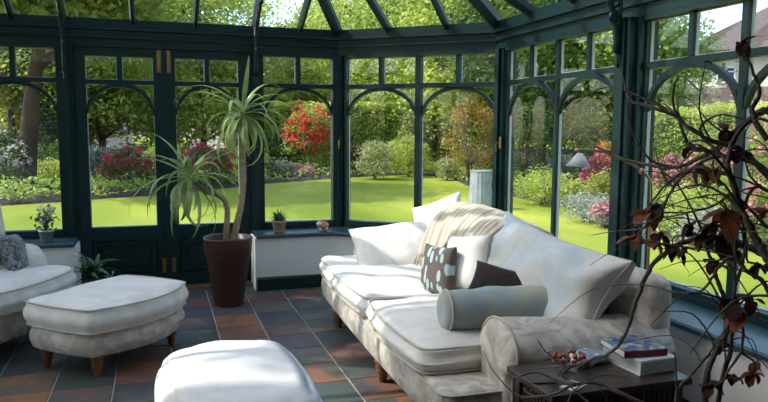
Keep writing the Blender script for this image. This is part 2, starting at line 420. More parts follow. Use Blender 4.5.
# --- windows
ZB, ZT0, ZT1, ZU, ZTOP = .585, 1.878, 1.916, 2.168, 2.197
def arch_bar(b, u0, u1, zs, zt, w=.036, y0=-.018, y1=.030, n=18):
    uc = (u0+u1)/2; a = (u1-u0)/2; h = zt-zs
    pts = []
    for k in range(n+1):
        t = PI*k/n
        ww = w*(.25+.75*math.sin(t)**.5); pts.append(((uc-a*math.cos(t), zs+h*math.sin(t)), (uc-(a-ww)*math.cos(t), zs+(h-ww)*math.sin(t))))
    v = []
    for (o, i_) in pts: v += [(o[0], y0, o[1]), (o[0], y1, o[1]), (i_[0], y1, i_[1]), (i_[0], y0, i_[1])]
    f = []
    for k in range(n):
        for j in range(4): f.append((4*k+j, 4*k+4+j, 4*k+4+(j+1) % 4, 4*k+(j+1) % 4))
    f += [(0,1,2,3), (4*n+3,4*n+2,4*n+1,4*n)]
    b.add(v, f)
def lights(root, u0, u1, zb, zt0, zt1, zu, bar=.042, zs=1.61, yi=.034):
    """one arched light with two small panes above"""
    uc = (u0+u1)/2
    b = MB(); arch_bar(b, u0-.004, u1+.004, zs, zt0+.012, y1=yi-.004); b.build('arch', MAT['frame'], root)
    MB().box(uc-bar/2, uc+bar/2, -.022, yi, zt1-.002, zu+.002).build('glazing_bar', MAT['frame'], root)
    def edge_strip(a, c, z0, z1, t=.006):  # thin pale strip added around each pane so the bars show pale edges
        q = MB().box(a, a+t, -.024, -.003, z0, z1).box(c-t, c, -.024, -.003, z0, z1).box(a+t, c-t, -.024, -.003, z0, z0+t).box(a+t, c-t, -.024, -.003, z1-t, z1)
        q.build('pane_edge_strip', MAT['edge_strip'], root)
    edge_strip(u0, u1, zb, zt0)
    MB().box(u0-.005, u1+.005, -.003, .003, zb-.005, zt0+.005).build('pane', MAT['glass'], root)
    for a, c in ((u0, uc-bar/2), (uc+bar/2, u1)):
        edge_strip(a, c, zt1, zu)
        MB().box(a-.005, c+.005, -.003, .003, zt1-.005, zu+.005).build('pane', MAT['glass'], root)
wn = [1]
def window(label, p0, p1, u0, u1, n, handle=None, mw=.056, yi=.045):
    d = (p1-p0).normalized(); root = thing('window_%d' % wn[0], label, 'window', (p0.x, p0.y, 0), math.atan2(d.y, d.x), kind='structure'); wn[0] += 1
    st = .024 if yi > .04 else .014
    b = MB(); b.box(u0, u0+st, -.045, yi, .520, ZTOP).box(u1-st, u1, -.045, yi, .520, ZTOP).box(u0+st, u1-st, -.045, .055, .520, ZB).box(u0+st, u1-st, -.045, .055, ZU, ZTOP)
    b.box(u0+st, u1-st, .055, .075, .522, .560)
    b.build('window_frame', MAT['frame'], root)
    MB().box(u0+st, u1-st, -.03, yi-.003, ZT0, ZT1).build('transom', MAT['frame'], root)
    W = (u1-u0-2*st-(n-1)*mw)/n
    for k in range(n):
        a = u0+st+k*(W+mw)
        if k: MB().box(a-mw, a, -.028, yi, ZB-.01, ZU+.01).build('mullion', MAT['frame'], root)
        lights(root, a, a+W, ZB, ZT0, ZT1, ZU, bar=min(.042, mw*.8), yi=min(.034, yi))
    if handle is not None:
        hb = MB().box(handle-.010, handle+.010, .055, .066, 1.33, 1.43).tube([(handle, .07, 1.38), (handle, .095, 1.38), (handle, .10, 1.36), (handle, .098, 1.30)], .006)
        hb.build('window_handle', MAT['brass'], root)
    return root
LC = (CD-CR).length
ur = lambda y: y-YB
window('pair of arched windows in the splayed corner right of centre behind the sofa', CR, CD, -.005, LC-.085, 2, handle=LC-.05)
window('arched window of the back wall between the doors and the splayed corner, above the terracotta pot', CD, CDL, .045, 1.70-.935, 1, handle=.02)
window('arched window of the back wall at far left behind the armchair', CD, CDL, 1.70+.805, 1.70+.805+.72, 1)
window('pair of arched windows on the right wall behind the sofa back', RB, CR, ur(3.865), ur(5.44), 2, handle=ur(5.47), mw=.036, yi=.022)
window('pair of arched windows on the right wall behind the dried branches', RB, CR, ur(2.12), ur(3.645), 2, handle=ur(3.69), mw=.038, yi=.024)
window('pair of arched windows in the splayed left corner', CDL, CRL, .085, LC+.005, 2)
ul = lambda y: 5.63-y
for y0, y1, w in ((5.36, 3.865, 'next to the splayed corner'), (3.645, 2.12, 'nearest the house')):
    window('pair of arched windows on the left wall, '+w, CRL, LB, ul(y0), ul(y1), 2)

# --- posts between the windows
def post(p0, p1, u0, u1, label, y0=-.07, y1=.10):
    d = (p1-p0).normalized(); root = thing('trim_%d' % post.n, label, 'post', (p0.x, p0.y, 0), math.atan2(d.y, d.x), kind='structure'); post.n += 1
    MB().box(u0, u1, y0, .055, .522 if post.sill else 0.0, 2.196).build('post', MAT['frame'], root)
    e = (u1-u0)*.18
    b = MB().box(u0+e, u1-e, .055, y1-.02, .522 if post.sill else 0.0, 2.196)
    e2 = (u1-u0)*.32; b.box(u0+e2, u1-e2, y1-.02, y1, .522 if post.sill else 0.0, 2.196)
    b.build('cover_moulding', MAT['frame'], root)
post.n = 40; post.sill = True
post(RB, CR, ur(3.645), ur(3.865), 'broad dark green post on the right wall carrying the scroll bracket', y1=.13)
post(RB, CR, ur(1.90), ur(2.12), 'broad dark green post on the right wall nearest the viewer', y1=.13)
for y0, y1 in ((3.645, 3.865), (1.90, 2.12)):
    post(CRL, LB, ul(y1), ul(y0), 'broad dark green post on the left wall '+('carrying the scroll bracket' if y0 > 3 else 'nearest the house'), y1=.13)
post.sill = False
post(CD, CDL, 1.70-.935, 1.70-.822, 'dark green door post to the right of the garden doors', y1=.11)
post(CD, CDL, 1.70+.688, 1.70+.805, 'dark green door post to the left of the garden doors', y1=.11)
def corner_post(c, a_in, label, w=.15, dp=.10):
    root = thing('trim_%d' % post.n, label, 'post', (c.x, c.y, 0), a_in-PI/2, kind='structure'); post.n += 1   # local +y points into the room
    b = MB().prism([(-w/2,-.06),(w/2,-.06),(w/2,.03),(w*.30,dp*.72),(-w*.30,dp*.72),(-w/2,.03)], .522, 2.196); b.build('post', MAT['frame'], root)
    MB().box(-w*.12, w*.12, dp*.72, dp, .522, 2.196).build('cover_moulding', MAT['frame'], root)
corner_post(CD, -PI/2-.355, 'dark green corner post between the back wall and the splayed right corner')
corner_post(CR+Vector((.015,-.07)), -PI/2-1.25, 'dark green corner post between the splayed right corner and the right wall', .17, .10)
corner_post(CDL, -PI/2+.355, 'dark green corner post between the back wall and the splayed left corner')
corner_post(CRL, -PI/2+1.14, 'dark green corner post between the splayed left corner and the left wall')

# --- garden doors
def door(n, label, u0, u1, bolt_u):
    root = thing('door_%d' % n, label, 'door', (CD.x, CD.y, 0), PI, kind='structure')
    st, y0, y1 = .092, -.03, .03; zb, zu, z1 = .590, 2.118, 2.192
    b = MB().box(u0, u0+st, y0, y1, .024, z1).box(u1-st, u1, y0, y1, .024, z1)
    b.box(u0+st, u1-st, y0, y1, zu, z1).box(u0+st, u1-st, y0, y1, .47, zb).box(u0+st, u1-st, y0, y1, .024, .15)
    b.build('door_frame', MAT['frame'], root)
    pn = MB().box(u0+st, u1-st, -.012, .010, .15, .47)
    p = pn.build('panel', MAT['frame'], root)
    m = MB()
    for (a, c, e, g) in ((u0+st+.02, u1-st-.02, .17, .195), (u0+st+.02, u1-st-.02, .425, .45), (u0+st+.02, u0+st+.045, .195, .425), (u1-st-.045, u1-st-.02, .195, .425)):
        m.box(a, c, .010, .034, e, g)
    m.box(u0+st+.09, u1-st-.09, .010, .022, .24, .38)
    m.build('moulding', MAT['frame'], p)
    MB().box(u0+st, u1-st, -.024, .028, ZT0-.004, ZT1-.004).build('transom', MAT['frame'], root)
    lights(root, u0+st, u1-st, zb, ZT0-.004, ZT1-.004, zu)
    for z0, z1_ in ((1.985, 2.185), (.15, .285)):
        b = MB().box(bolt_u-.021, bolt_u+.021, y1, y1+.006, z0, z1_)
        b.tube([(bolt_u, y1+.014, z0+.01), (bolt_u, y1+.014, z1_-.01)], .009, 8)
        zk = z0+.03 if z0 > 1 else z1_-.03
        b.tube([(bolt_u, y1+.018, zk), (bolt_u, y1+.040, zk)], [.008, .015], 8)
        b.build('bolt', MAT['brass'], root, False)
    return root
door(1, 'right leaf of the dark green glazed garden doors, behind the tall potted yucca', 1.70-.820, 1.70-.068, 1.70-.105)
dl = door(2, 'left leaf of the dark green glazed garden doors', 1.70-.064, 1.70+.686, 1.70-.025)
MB().box(1.70-.090, 1.70-.042, .030, .042, .03, 2.19).build('meeting_bead', MAT['frame'], dl)

# --- glazed roof
ZE = 2.435; TS = math.tan(math.radians(28)); HALF = RB.x-AX
APEX = Vector((AX, 6.673-HALF)); ZR = ZE+HALF*TS
ceil = thing('ceiling', 'glazed pitched roof with dark green rafters', 'roof', (AX, 4.2, ZE), kind='structure')
CO = (AX, 4.2, ZE)
def clip(poly, n, d, keep_less):
    outp = []
    for i in range(len(poly)):
        a, b = poly[i], poly[(i+1) % len(poly)]; da, db = a.dot(n)-d, b.dot(n)-d
        if keep_less: da, db = -da, -db
        if da >= 0: outp.append(a)
        if da*db < 0: outp.append(a+(b-a)*(da/(da-db)))
    return outp
def beam(a, b, w, h, top=0.0):
    """rafter hanging under the glass between two 3-D points"""
    a, b = Vector(a), Vector(b); d = (b-a).normalized(); s = d.cross(Vector((0,0,1))).normalized(); u = s.cross(d)
    v = []
    for p in (a, b):
        for (x, z) in ((-w/2, -h*.55), (-w*.22, -h), (w*.22, -h), (w/2, -h*.55), (w/2, top), (-w/2, top)): v.append(p+s*x+u*z)
    f = [(0,1,2,3,4,5), (11,10,9,8,7,6)]+[(j, 6+j, 6+(j+1) % 6, (j+1) % 6) for j in range(6)]
    MB().add(v, f).build('rafter', MAT['frame'], ceil, org=CO)
def facet(a, b, top, pos):
    """a,b = eaves corners (plan, left to right of travel), top = plan points of the upper edge, pos = rafter places along the eaves"""
    d = (b-a).normalized(); n = Vector((-d.y, d.x)); poly = [a, b]+top
    span = max((t-a).dot(n) for t in top); slope = (ZR-ZE)/span
    zz = lambda p: ZE+max(0, (p-a).dot(n))*slope
    cuts = [-1e-3]+list(pos)+[(b-a).length+1e-3]
    for u in pos:
        line = clip(clip(poly, d, a.dot(d)+u-.002, False), d, a.dot(d)+u+.002, True)
        if len(line) < 3: continue
        far = max(line, key=lambda p: (p-a).dot(n)); near = a+d*u
        beam((near.x, near.y, ZE+.01), (far.x, far.y, zz(far)), .052, .085)
    lo = min((p-a).dot(d) for p in poly); hi = max((p-a).dot(d) for p in poly)
    cuts[0] = lo-1e-3; cuts[-1] = hi+1e-3
    for u0, u1 in zip(cuts[:-1], cuts[1:]):
        q = clip(clip(poly, d, a.dot(d)+u0, False), d, a.dot(d)+u1, True)
        if len(q) < 3: continue
        m = len(q); v = [(p.x, p.y, zz(p)+.004) for p in q]+[(p.x, p.y, zz(p)+.012) for p in q]
        f = [tuple(range(m-1,-1,-1)), tuple(range(m, 2*m))]+[(i, (i+1) % m, m+(i+1) % m, m+i) for i in range(m)]
        MB().add(v, f).build('roof_pane', MAT['roofglass'], ceil, org=CO)
RE = Vector((AX, YB))
ys = [3.755-.62*k for k in range(-2, 4)]
facet(RB, CR, [APEX, RE], sorted(ur(y) for y in ys if YB < y < 5.5))
facet(CR, CD, [APEX], [LC*.30, LC*.66])
facet(CD, CDL, [APEX], [1.70-x for x in (1.311, .878, .348, -.186, -.745, -1.152)])
facet(CDL, CRL, [APEX], [LC*.34, LC*.70])
facet(CRL, LB, [RE, APEX], sorted(ul(y) for y in ys if YB < y < 5.5))
A3 = (APEX.x, APEX.y, ZR)
for c in (CR, CD, CDL, CRL): beam((c.x, c.y, ZE+.02), A3, .085, .11)
beam(A3, (RE.x, RE.y, ZR), .10, .16)
# cast scroll brackets under the main rafters
def bracket(p, ang):
    """lies in the plane of the rafter: local x = into the room, z = up"""
    b = MB(); M = Matrix.Translation((p[0]-CO[0], p[1]-CO[1], -CO[2])) @ Matrix.Rotation(ang, 4, 'Z')
    arc = [(.02+.42*(1-math.cos(t)), 0, 1.98+.60*math.sin(t)) for t in [PI/2*k/14 for k in range(15)]]
    b.tube(arc, [.019]*15, 8)
    for (x, z, r) in ((.085, 2.43, .060), (.20, 2.51, .058), (.31, 2.56, .045), (.055, 2.30, .040), (.045, 2.20, .028)):
        b.tube([(x+r*math.cos(t), 0, z+r*math.sin(t)) for t in [2*PI*k/16 for k in range(16)]], .013, 6, True)
    b.tube([(.0, 0, 1.93), (.0, 0, 2.45)], .012, 6)
    b.lathe([(.002, -.075), (.013, -.06), (.020, -.04), (.012, -.02), (.022, 0), (.012, .02)], 10, (.008, 0, 1.96))
    for k in range(4): b.lathe([(.002, -.022), (.024, 0), (.002, .022)], 8, (.018+.02*k*k/3, 0, 2.06+.075*k))
    b.xf(M).build('scroll_bracket', MAT['frame'], ceil, True)
bracket((.878, 6.673-.115), -PI/2); bracket((-.745, 6.673-.115), -PI/2); bracket((2.915-.135, 3.755), PI); bracket((2*AX-2.915+.135, 3.755), 0)
bracket((2.915-.135, 2.01), PI); bracket((2*AX-2.915+.135, 2.01), 0)

# --- the house: a plain room open to the glazed part, and its gable above the roof
hw = MAT['house_wall']
tag(MB().box(LB.x-.15, RB.x+.15, HB-.2, HB, G0, 2.6).build('wall_front', hw), 'dim green wall of the house room behind the viewer', 'wall', kind='structure')
for x0, x1, w in ((RB.x, RB.x+.25, 'right'), (LB.x-.25, LB.x, 'left')):
    tag(MB().box(x0, x1, HB, YB-.001, G0, 2.6).build('wall_house_'+w, hw), 'dim green %s wall of the house room' % w, 'wall', kind='structure')
tag(MB().box(LB.x, RB.x, HB, YB-.27, 2.46, 2.6).build('ceiling_house', hw), 'flat plaster ceiling of the house room', 'ceiling', kind='structure')
tag(MB().box(LB.x-2.5, RB.x+2.5, YB-.26, YB-.01, 2.45, 6.0).build('wall_gable', MAT['cream']), 'rendered house wall above the opening into the glazed room', 'wall', kind='structure')
tag(MB().box(LB.x-.1, RB.x+.1, HB, YB+.02, -.14, -.006).build('floor_house', MAT['threshold']), 'floor of the house room behind the viewer', 'floor', kind='structure')

# ------------------------------------------------------------------ furniture
LEG_PROF = [(.018,0),(.022,.01),(.020,.018),(.030,.026),(.024,.040),(.036,.052),(.029,.068),(.041,.082),(.034,.098),(.044,.112),(.046,.135)]
def turned_leg(parent, x, y, h=.135, s=1.0):
    o = MB().lathe([(r*s, z*h/.135) for r, z in LEG_PROF], 14).build('leg', MAT['wood_leg'], parent, True); o.location = (x, y, 0); return o
def cord(parent, outline, z, mat='piping', r=.006):
    zz = z if callable(z) else (lambda p: z)
    MB().tube([(p[0], p[1], zz(p)) for p in outline], r, 6, True).build('piping', MAT[mat], parent, True)

# --- sofa ---------------------------------------------------------
SO = (1.80, 4.05, 0)
sofa = thing('sofa', 'large cream upholstered sofa along the right hand windows', 'sofa', (SO[0]+.01, SO[1], 0), -.025)
def sofa_part(name, vf, mat, par=None): return MB().add(*vf).build(name, MAT[mat], par or sofa, True, org=SO)
base = sofa_part('base', slab(round_rect(1.185, 2.38, 2.68, 5.40, .07, (0,0,0,.02)), .140, .335, .03, .0, .008), 'linen_damask')
cord(base, [(x-SO[0], y-SO[1]) for x, y in round_rect(1.18, 2.38, 2.68, 5.40, .07, (0,0,0,.02))], .322)
for x, y in ((1.225, 4.93), (1.225, 3.76), (1.25, 2.78), (2.28, 2.80), (2.28, 5.28)): turned_leg(sofa, x-SO[0], y-SO[1], .150, 1.1)
def seat(y0, y1, seed, tn, bow=.03):
    o = round_rect(1.165, 2.10, y0, y1, .07, (0,0,0,bow))
    c = sofa_part('seat_cushion', slab(o, .325, .475, .045, .03, .018, .02, seed), 'linen' if tn else 'linen_white')
    ol = [(x-SO[0], y-SO[1]) for x, y in o]
    cord(c, [p for p in ol], .462); cord(c, ol, .345)
seat(2.915, 3.915, 2.1, True); seat(3.935, 5.33, 7.7, False)
def arm(y0, y1, name):
    yc = (y0+y1)/2; w = y1-y0
    v = []; f = []; secs = [(1.475, .80, .0), (1.480, .93, .008), (1.50, 1.0, .015), (1.58, 1.02, .012), (1.75, 1.0, .0), (2.0, .99, -.012), (2.33, .98, -.02)]
    prof = []
    n = 26
    for k in range(n+1):                       # outline of the arm seen from the front: straight sides, fat rolled top
        t = k/n
        if t < .28: prof.append((-w/2+.045, .125+(t/.28)*.28))
        elif t > .72: prof.append((w/2-.045, .125+((1-t)/.28)*.28))
        else:
            a = PI*1.16-(t-.28)/.44*PI*1.32; prof.append(((w/2)*math.cos(a), .465+.145*math.sin(a)))
    m = len(prof)
    for si, (x, s, dz) in enumerate(secs):
        for (py, pz) in prof:
            zc = .36; p = (x, yc+py*s, zc+(pz-zc)*(s if pz > zc else 1)+dz*(pz > .4))
            w_ = wob(p, 9, .010, 4.2) if si > 1 else wob(p, 18, .012, 4.2)
            v.append((p[0]-(.010 if si == 0 else 0), p[1]+w_*.4, p[2]+w_*(pz > .4)))
    for i in range(len(secs)-1):
        for k in range(m-1): f.append((i*m+k, i*m+k+1, (i+1)*m+k+1, (i+1)*m+k))
    f.append(tuple(range(m-1, -1, -1))); f.append(tuple((len(secs)-1)*m+k for k in range(m)))
    a = sofa_part('arm', (v, f), 'linen_damask')
    MB().tube([(1.50-SO[0], yc+py*1.01-SO[1], .36+(pz-.36)*1.01+(.016 if pz > .4 else 0)) for py, pz in prof[2:-2]], .006, 6).build('piping', MAT['piping'], a, True)
arm(2.60, 2.975, 'near'); arm(5.09, 5.465, 'far')
sofa_part('back_frame', rbox((2.295, 4.03, .460), (.17, 2.72, .68), .07, (.01,.0,.02), 14, .006), 'linen_damask')
def lean(yc, w, h, t, seed, mat, x=2.06, z=.70, tilt=.30, n=20, spin=0.0, wr=.02, ear=.07):
    nrm = Vector((-math.cos(tilt), 0, math.sin(tilt))); up = Vector((math.sin(tilt), math.sin(spin), math.cos(tilt)))
    b = MB().add(*pillow(w, h, t, n, seed, ear, wr)).xf(frame_mat((x, yc, z), nrm, up))
    o = b.build('back_cushion', MAT[mat], sofa, True, org=SO)
    MB().tube(pillow_rim(w, h, 48, ear), .006, 6, True).xf(frame_mat((x, yc, z), nrm, up)).build('piping', MAT['piping'], o, True, org=SO)
lean(3.35, 1.34, .56, .32, 3.3, 'linen_blue', 2.02, .665, .40, n=30, spin=-.06, wr=.06, ear=.13)
lean(4.50, .94, .55, .28, 8.1, 'linen_white', 2.03, .685, .34)

# --- cushions lying on the sofa
def throw_pillow(name, label, c, nrm, up, w, h, t, mat, seed, cat='cushion', rim='piping', ear=.10, wr=.012):
    M = frame_mat(c, nrm, up); o = MB().add(*pillow(w, h, t, 18, seed, ear, wr)).build(name, MAT[mat], None, True)
    o.matrix_world = M; tag(o, label, cat)
    if rim: MB().tube(pillow_rim(w, h, 40, ear), .006, 6, True).build('piping', MAT[rim], o, True)
    return o
throw_pillow('square_cushion', 'plump cream cushion leaning on the far arm of the sofa', (1.66, 4.84, .590), (-.22, -.70, .66), (.04, .64, .74), .62, .46, .22, 'linen_white', 1.1)
throw_pillow('square_cushion', 'small white cushion tucked between patterned cushion and big back cushion', (1.815, 3.87, .665), (-.90, -.38, .22), (.20, .22, .95), .34, .36, .15, 'linen_white', 5.2)
throw_pillow('square_cushion', 'white cushion standing on its corner behind the woven throw', (2.02, 4.86, .745), (-.80, -.42, .36), (.36, .60, .72), .46, .46, .16, 'linen_white', 9.2)
throw_pillow('dark_cushion', 'dark brown cushion lying behind the pale bolster', (1.80, 3.31, .625), (-.50, -.62, .60), (.45, .25, .85), .46, .24, .12, 'dark_pillow', 6.6, rim=None)
pm, nt_, bs = new_mat('leaf_print_cushion'); N = nt_.nodes; L = nt_.links          # brown cloth printed with pale blue leaves
tc = N.new('ShaderNodeTexCoord'); mp = N.new('ShaderNodeMapping'); mp.inputs['Scale'].default_value = (1.9, .80, 0); mp.inputs['Rotation'].default_value = (0, 0, .7)
vo = N.new('ShaderNodeTexVoronoi'); vo.inputs['Scale'].default_value = 13; vo.inputs['Randomness'].default_value = .8
rp = N.new('ShaderNodeValToRGB'); e = rp.color_ramp.elements; e[0].position = .42; e[0].color = (.34,.44,.46,1); e[1].position = .46; e[1].color = (.105,.082,.072,1)
L.new(tc.outputs['Object'], mp.inputs[0]); L.new(mp.outputs[0], vo.inputs['Vector']); L.new(vo.outputs['Distance'], rp.inputs[0]); L.new(rp.outputs[0], bs.inputs['Base Color']); bs.inputs['Roughness'].default_value = .9
MAT['leafprint'] = pm
throw_pillow('patterned_cushion', 'brown cushion printed with pale blue leaves, upright on the seat', (1.66, 3.97, .605), (-.95, -.22, .14), (.12, .10, .98), .32, .33, .13, 'leafprint', 2.9, rim=None)
# bolster
bo = thing('bolster', 'pale blue green bolster cushion lying beside the near arm', 'bolster', (1.60, 3.19, .50), math.atan2(-.02, 1))
bo.location = (1.64, 3.13, .585); bo.rotation_euler = (0, 0.0, -.06)
def bolster_body(L_=.60, R=.100, n=26):
    v = []; f = []; st = []
    for k in range(0, 5): st.append((-L_/2-.012*math.sin(k/4*PI/2), R*(.06+.94*k/4*.9)))
    st = [(-L_/2+.004, .012), (-L_/2-.006, .045), (-L_/2-.004, .078), (-L_/2+.006, .096), (-L_/2+.022, R)]
    for k in range(1, 12): t = k/12; st.append((-L_/2+.022+(L_-.044)*t, R+.006*math.sin(PI*t)+.003*math.sin(17*t)))
    st += [(-x, r) for x, r in st[:5]][::-1]
    for x, r in st:
        for k in range(n):
            a = 2*PI*k/n; p = (x, r*math.cos(a), r*math.sin(a)); q = 1+wob(p, 10, .07, 1.7); v.append((p[0], p[1]*q, p[2]*q))
    for i in range(len(st)-1):
        for k in range(n): k2 = (k+1) % n; f.append((i*n+k, (i+1)*n+k, (i+1)*n+k2, i*n+k2))
    f.append(tuple(range(n))); f.append(tuple((len(st)-1)*n+k for k in range(n-1, -1, -1)))
    return v, f
MB().add(*bolster_body()).build('bolster_cover', MAT['bolster'], bo, True)
for x in (-.278, .278): MB().tube([(x, .103*math.cos(a), .103*math.sin(a)) for a in [2*PI*k/28 for k in range(28)]], .006, 6, True).build('piping', MAT['piping'], bo, True)

# --- woven throw over the back
tm, nt_, bs = new_mat('woven_throw'); N = nt_.nodes; L = nt_.links
tc = N.new('ShaderNodeTexCoord'); wv = N.new('ShaderNodeTexWave'); wv.wave_type = 'BANDS'; wv.bands_direction = 'Y'; wv.inputs['Scale'].default_value = 9; wv.inputs['Distortion'].default_value = 2.5; wv.inputs['Detail'].default_value = 3
rp = N.new('ShaderNodeValToRGB'); e = rp.color_ramp.elements; e[0].color = (.47,.39,.30,1); e[1].color = (.62,.55,.46,1)
L.new(tc.outputs['Object'], wv.inputs['Vector']); L.new(wv.outputs['Color'], rp.inputs[0]); L.new(rp.outputs[0], bs.inputs['Base Color']); bs.inputs['Roughness'].default_value = .95
bp = N.new('ShaderNodeBump'); bp.inputs['Strength'].default_value = .5; bp.inputs['Distance'].default_value = .01; L.new(wv.outputs['Color'], bp.inputs['Height']); L.new(bp.outputs[0], bs.inputs['Normal'])
MAT['throw'] = tm; MAT['throw_fringe'] = plain('throw_fringe', (.50,.41,.31), .95)
th = thing('throw', 'beige woven throw with knotted fringe draped over the sofa back', 'throw', (2.05, 4.38, .475))
def throw_sheet():
    NU, NV = 34, 30; prof = spline([(1.79,.585),(1.835,.71),(1.89,.82),(2.00,.925),(2.12,.955),(2.25,.90),(2.375,.82),(2.405,.68)], 6)
    L_ = [0]
    for a, b in zip(prof[:-1], prof[1:]): L_.append(L_[-1]+math.dist(a, b))
    def at(s):
        s *= L_[-1]
        for i in range(len(L_)-1):
            if L_[i+1] >= s: t = (s-L_[i])/(L_[i+1]-L_[i]); return tuple(prof[i][k]+(prof[i+1][k]-prof[i][k])*t for k in (0, 1))
        return prof[-1]
    v = []; tips = []
    for i in range(NU+1):
        u = i/NU
        y = 3.80+.80*u
        s0 = .24-.24*u+.02*math.sin(5*u)          # the hem hangs lower at the far side
        for j in range(NV+1):
            s = s0+(1-s0)*j/NV; x, z = at(s)
            sag = -.10*(1-u)**2*math.sin(PI*min(1, s*1.2))*.5-.04*abs(u-.5)
            fold = .016*math.sin(u*26+s*5)+.008*math.sin(u*53)
            v.append((x-fold*(1-s), y+.06*(1-s)*(u-.4)+.10*s*(.5-u)*.4, z+fold*.7+sag+.02))
    f = [(i*(NV+1)+j, (i+1)*(NV+1)+j, (i+1)*(NV+1)+j+1, i*(NV+1)+j+1) for i in range(NU) for j in range(NV)]
    hem = [v[i*(NV+1)] for i in range(NU+1)]
    return v, f, hem
tv, tf, hem = throw_sheet()
o = MB().add(tv, tf).build('cloth', MAT['throw'], th, True, org=(2.05, 4.38, .475))
md = o.modifiers.new('thickness', 'SOLIDIFY'); md.thickness = .010; md.offset = 0
b = MB(); rr = random.Random(3)
for i in range(0, 35):
    p = hem[i]; b.tube([p, (p[0]-.02+rr.uniform(-.01,.01), p[1]+rr.uniform(-.015,.015), p[2]-.04), (p[0]-.025+rr.uniform(-.012,.012), p[1]+rr.uniform(-.02,.02), p[2]-.10)], [.005, .007, .003], 5)
b.build('fringe', MAT['throw_fringe'], th, True, org=(2.05, 4.38, .475))
# the dark striped border of the throw on its near edge
n1 = 31; edge = tv[:n1]
MB().tube([(p[0], p[1]-.004, p[2]+.004) for p in edge], .011, 6).build('border', MAT['throw_fringe'], th, True, org=(2.05, 4.38, .475))

# --- ottomans
def ottoman(label, loc, rz, hw, hl, mat_top, mat_side, seed, bow, zt=.425, rad=.06, soft=False):
    root = thing('ottoman', label, 'ottoman', loc, rz, 'pair of upholstered ottomans')
    o = round_rect(-hl, hl, -hw, hw, rad, bow)
    oi = round_rect(-hl+.015, hl-.015, -hw+.015, hw-.015, rad, bow)
    MB().add(*slab(oi, .135, .285, .03, 0, .012)).build('base', MAT[mat_side], root, True)
    c = MB().add(*slab(o, .272, zt, .055 if soft else .035, .035, .020, .012, seed)).build('cushion', MAT[mat_top], root, True)
    if not soft: cord(c, o, zt-.008)
    cord(c, o, .292)
    for x, y in ((-hl+.10, -hw+.08), (hl-.10, -hw+.08), (hl-.10, hw-.08), (-hl+.10, hw-.08)): turned_leg(root, x, y, .14, .92)
    return root
ottoman('greyish cream ottoman with a bowed side and turned legs, in front of the armchair', (-.325, 4.74, 0), math.radians(48), .29, .425, 'linen', 'linen_damask', 3.7, (.10, .02, .0, .015), .44)
ottoman('bright white ottoman cut off by the bottom edge of the picture', (.29, 2.95, 0), math.radians(92), .295, .45, 'linen_white', 'linen', 8.8, (.02, .04, .02, .03), .448, .13, True)

# --- armchair
AO = (-1.20, 5.22, 0)
ch = thing('armchair', 'cream upholstered armchair at the left edge in front of the window', 'armchair', AO, math.radians(63))
MB().add(*slab(round_rect(-.47, .47, -.40, .45, .07, (.04,0,0,0)), .13, .33, .03, 0, .01)).build('base', MAT['linen_damask'], ch, True)
o = round_rect(-.46, .46, -.46, .26, .09, (.05,0,0,0)); c = MB().add(*slab(o, .315, .485, .045, .03, .02, .012, 4.4)).build('seat_cushion', MAT['linen'], ch, True)
cord(c, o, .472); cord(c, o, .335)
for sx in (-1, 1):
    v, f = rbox((sx*.39, .10, .385), (.20, .66, .49), .095, (.01,.015,.03), 12, .010, 7, sx*2.2)
    MB().add(v, f).build('arm', MAT['linen_damask' if sx < 0 else 'linen'], ch, True)
MB().add(*rbox((0, .395, .52), (.94, .17, .80), .08, (0,.02,.02), 12, .006)).build('back_frame', MAT['linen_damask'], ch, True)
M = frame_mat((.05, .14, .78), (0, -.97, .18), (0, .18, .97))
MB().add(*pillow(.80, .64, .24, 18, 4.1, .07, .02)).xf(M).build('back_cushion', MAT['linen'], ch, True)
for x, y in ((-.38, -.34), (.38, -.34), (.38, .38), (-.38, .38)): turned_leg(ch, x, y)
gm = fabric('grey_check_cloth', (.07,.075,.08), (.30,.31,.31), 30)
MAT['grey_check'] = gm
cw = ch.matrix_basis if False else Matrix.Translation(AO) @ Matrix.Rotation(math.radians(63), 4, 'Z')
R3 = cw.to_3x3()
throw_pillow('patterned_cushion', 'dark grey checked cushion on the armchair at the left edge', tuple(cw @ Vector((.26, -.10, .60))), tuple(R3 @ Vector((.35, -.85, .38))), tuple(R3 @ Vector((0, .4, .9))), .34, .30, .14, 'grey_check', 4.9, rim=None)

# --- dark table with slatted sides, books, bowl
TO = (1.725, 2.385, 0); tb = thing('side_table', 'dark wooden side table with ribbed sides at the near end of the sofa', 'table', TO)
TX, TY, TZ = .330, .180, .490
MB().add(*rbox((0, 0, TZ-.016), (2*TX, 2*TY, .032), .006, n=4)).build('table_top', MAT['dark_wood'], tb)
for sx in (-1, 1):
    for sy in (-1, 1): MB().box(sx*(TX-.05)-.02, sx*(TX-.05)+.02, sy*(TY-.04)-.02, sy*(TY-.04)+.02, 0, TZ-.032).build('leg', MAT['dark_wood'], tb)
MB().box(-TX+.05, TX-.05, -TY+.03, TY-.03, .06, .085).build('shelf', MAT['dark_wood'], tb)
slat = MB().box(-.009, .009, -.006, .006, .085, TZ-.032).mesh('slat'); slat.materials.append(MAT['dark_wood'])
for sy in (-1, 1):
    MB().box(-TX+.07, TX-.07, sy*(TY-.045)-.004, sy*(TY-.045)+.004, .085, TZ-.032).build('panel', MAT['dark_wood'], tb)
    for k in range(20):
        o = link_mesh('slat', slat, None, tb); o.location = (-TX+.085+k*(2*TX-.17)/19, sy*(TY-.036), 0)
for sx in (-1, 1):
    for k in range(9):
        o = link_mesh('slat', slat, None, tb); o.location = (sx*(TX-.05), -TY+.075+k*(2*TY-.15)/8, 0); o.rotation_euler = (0, 0, PI/2)
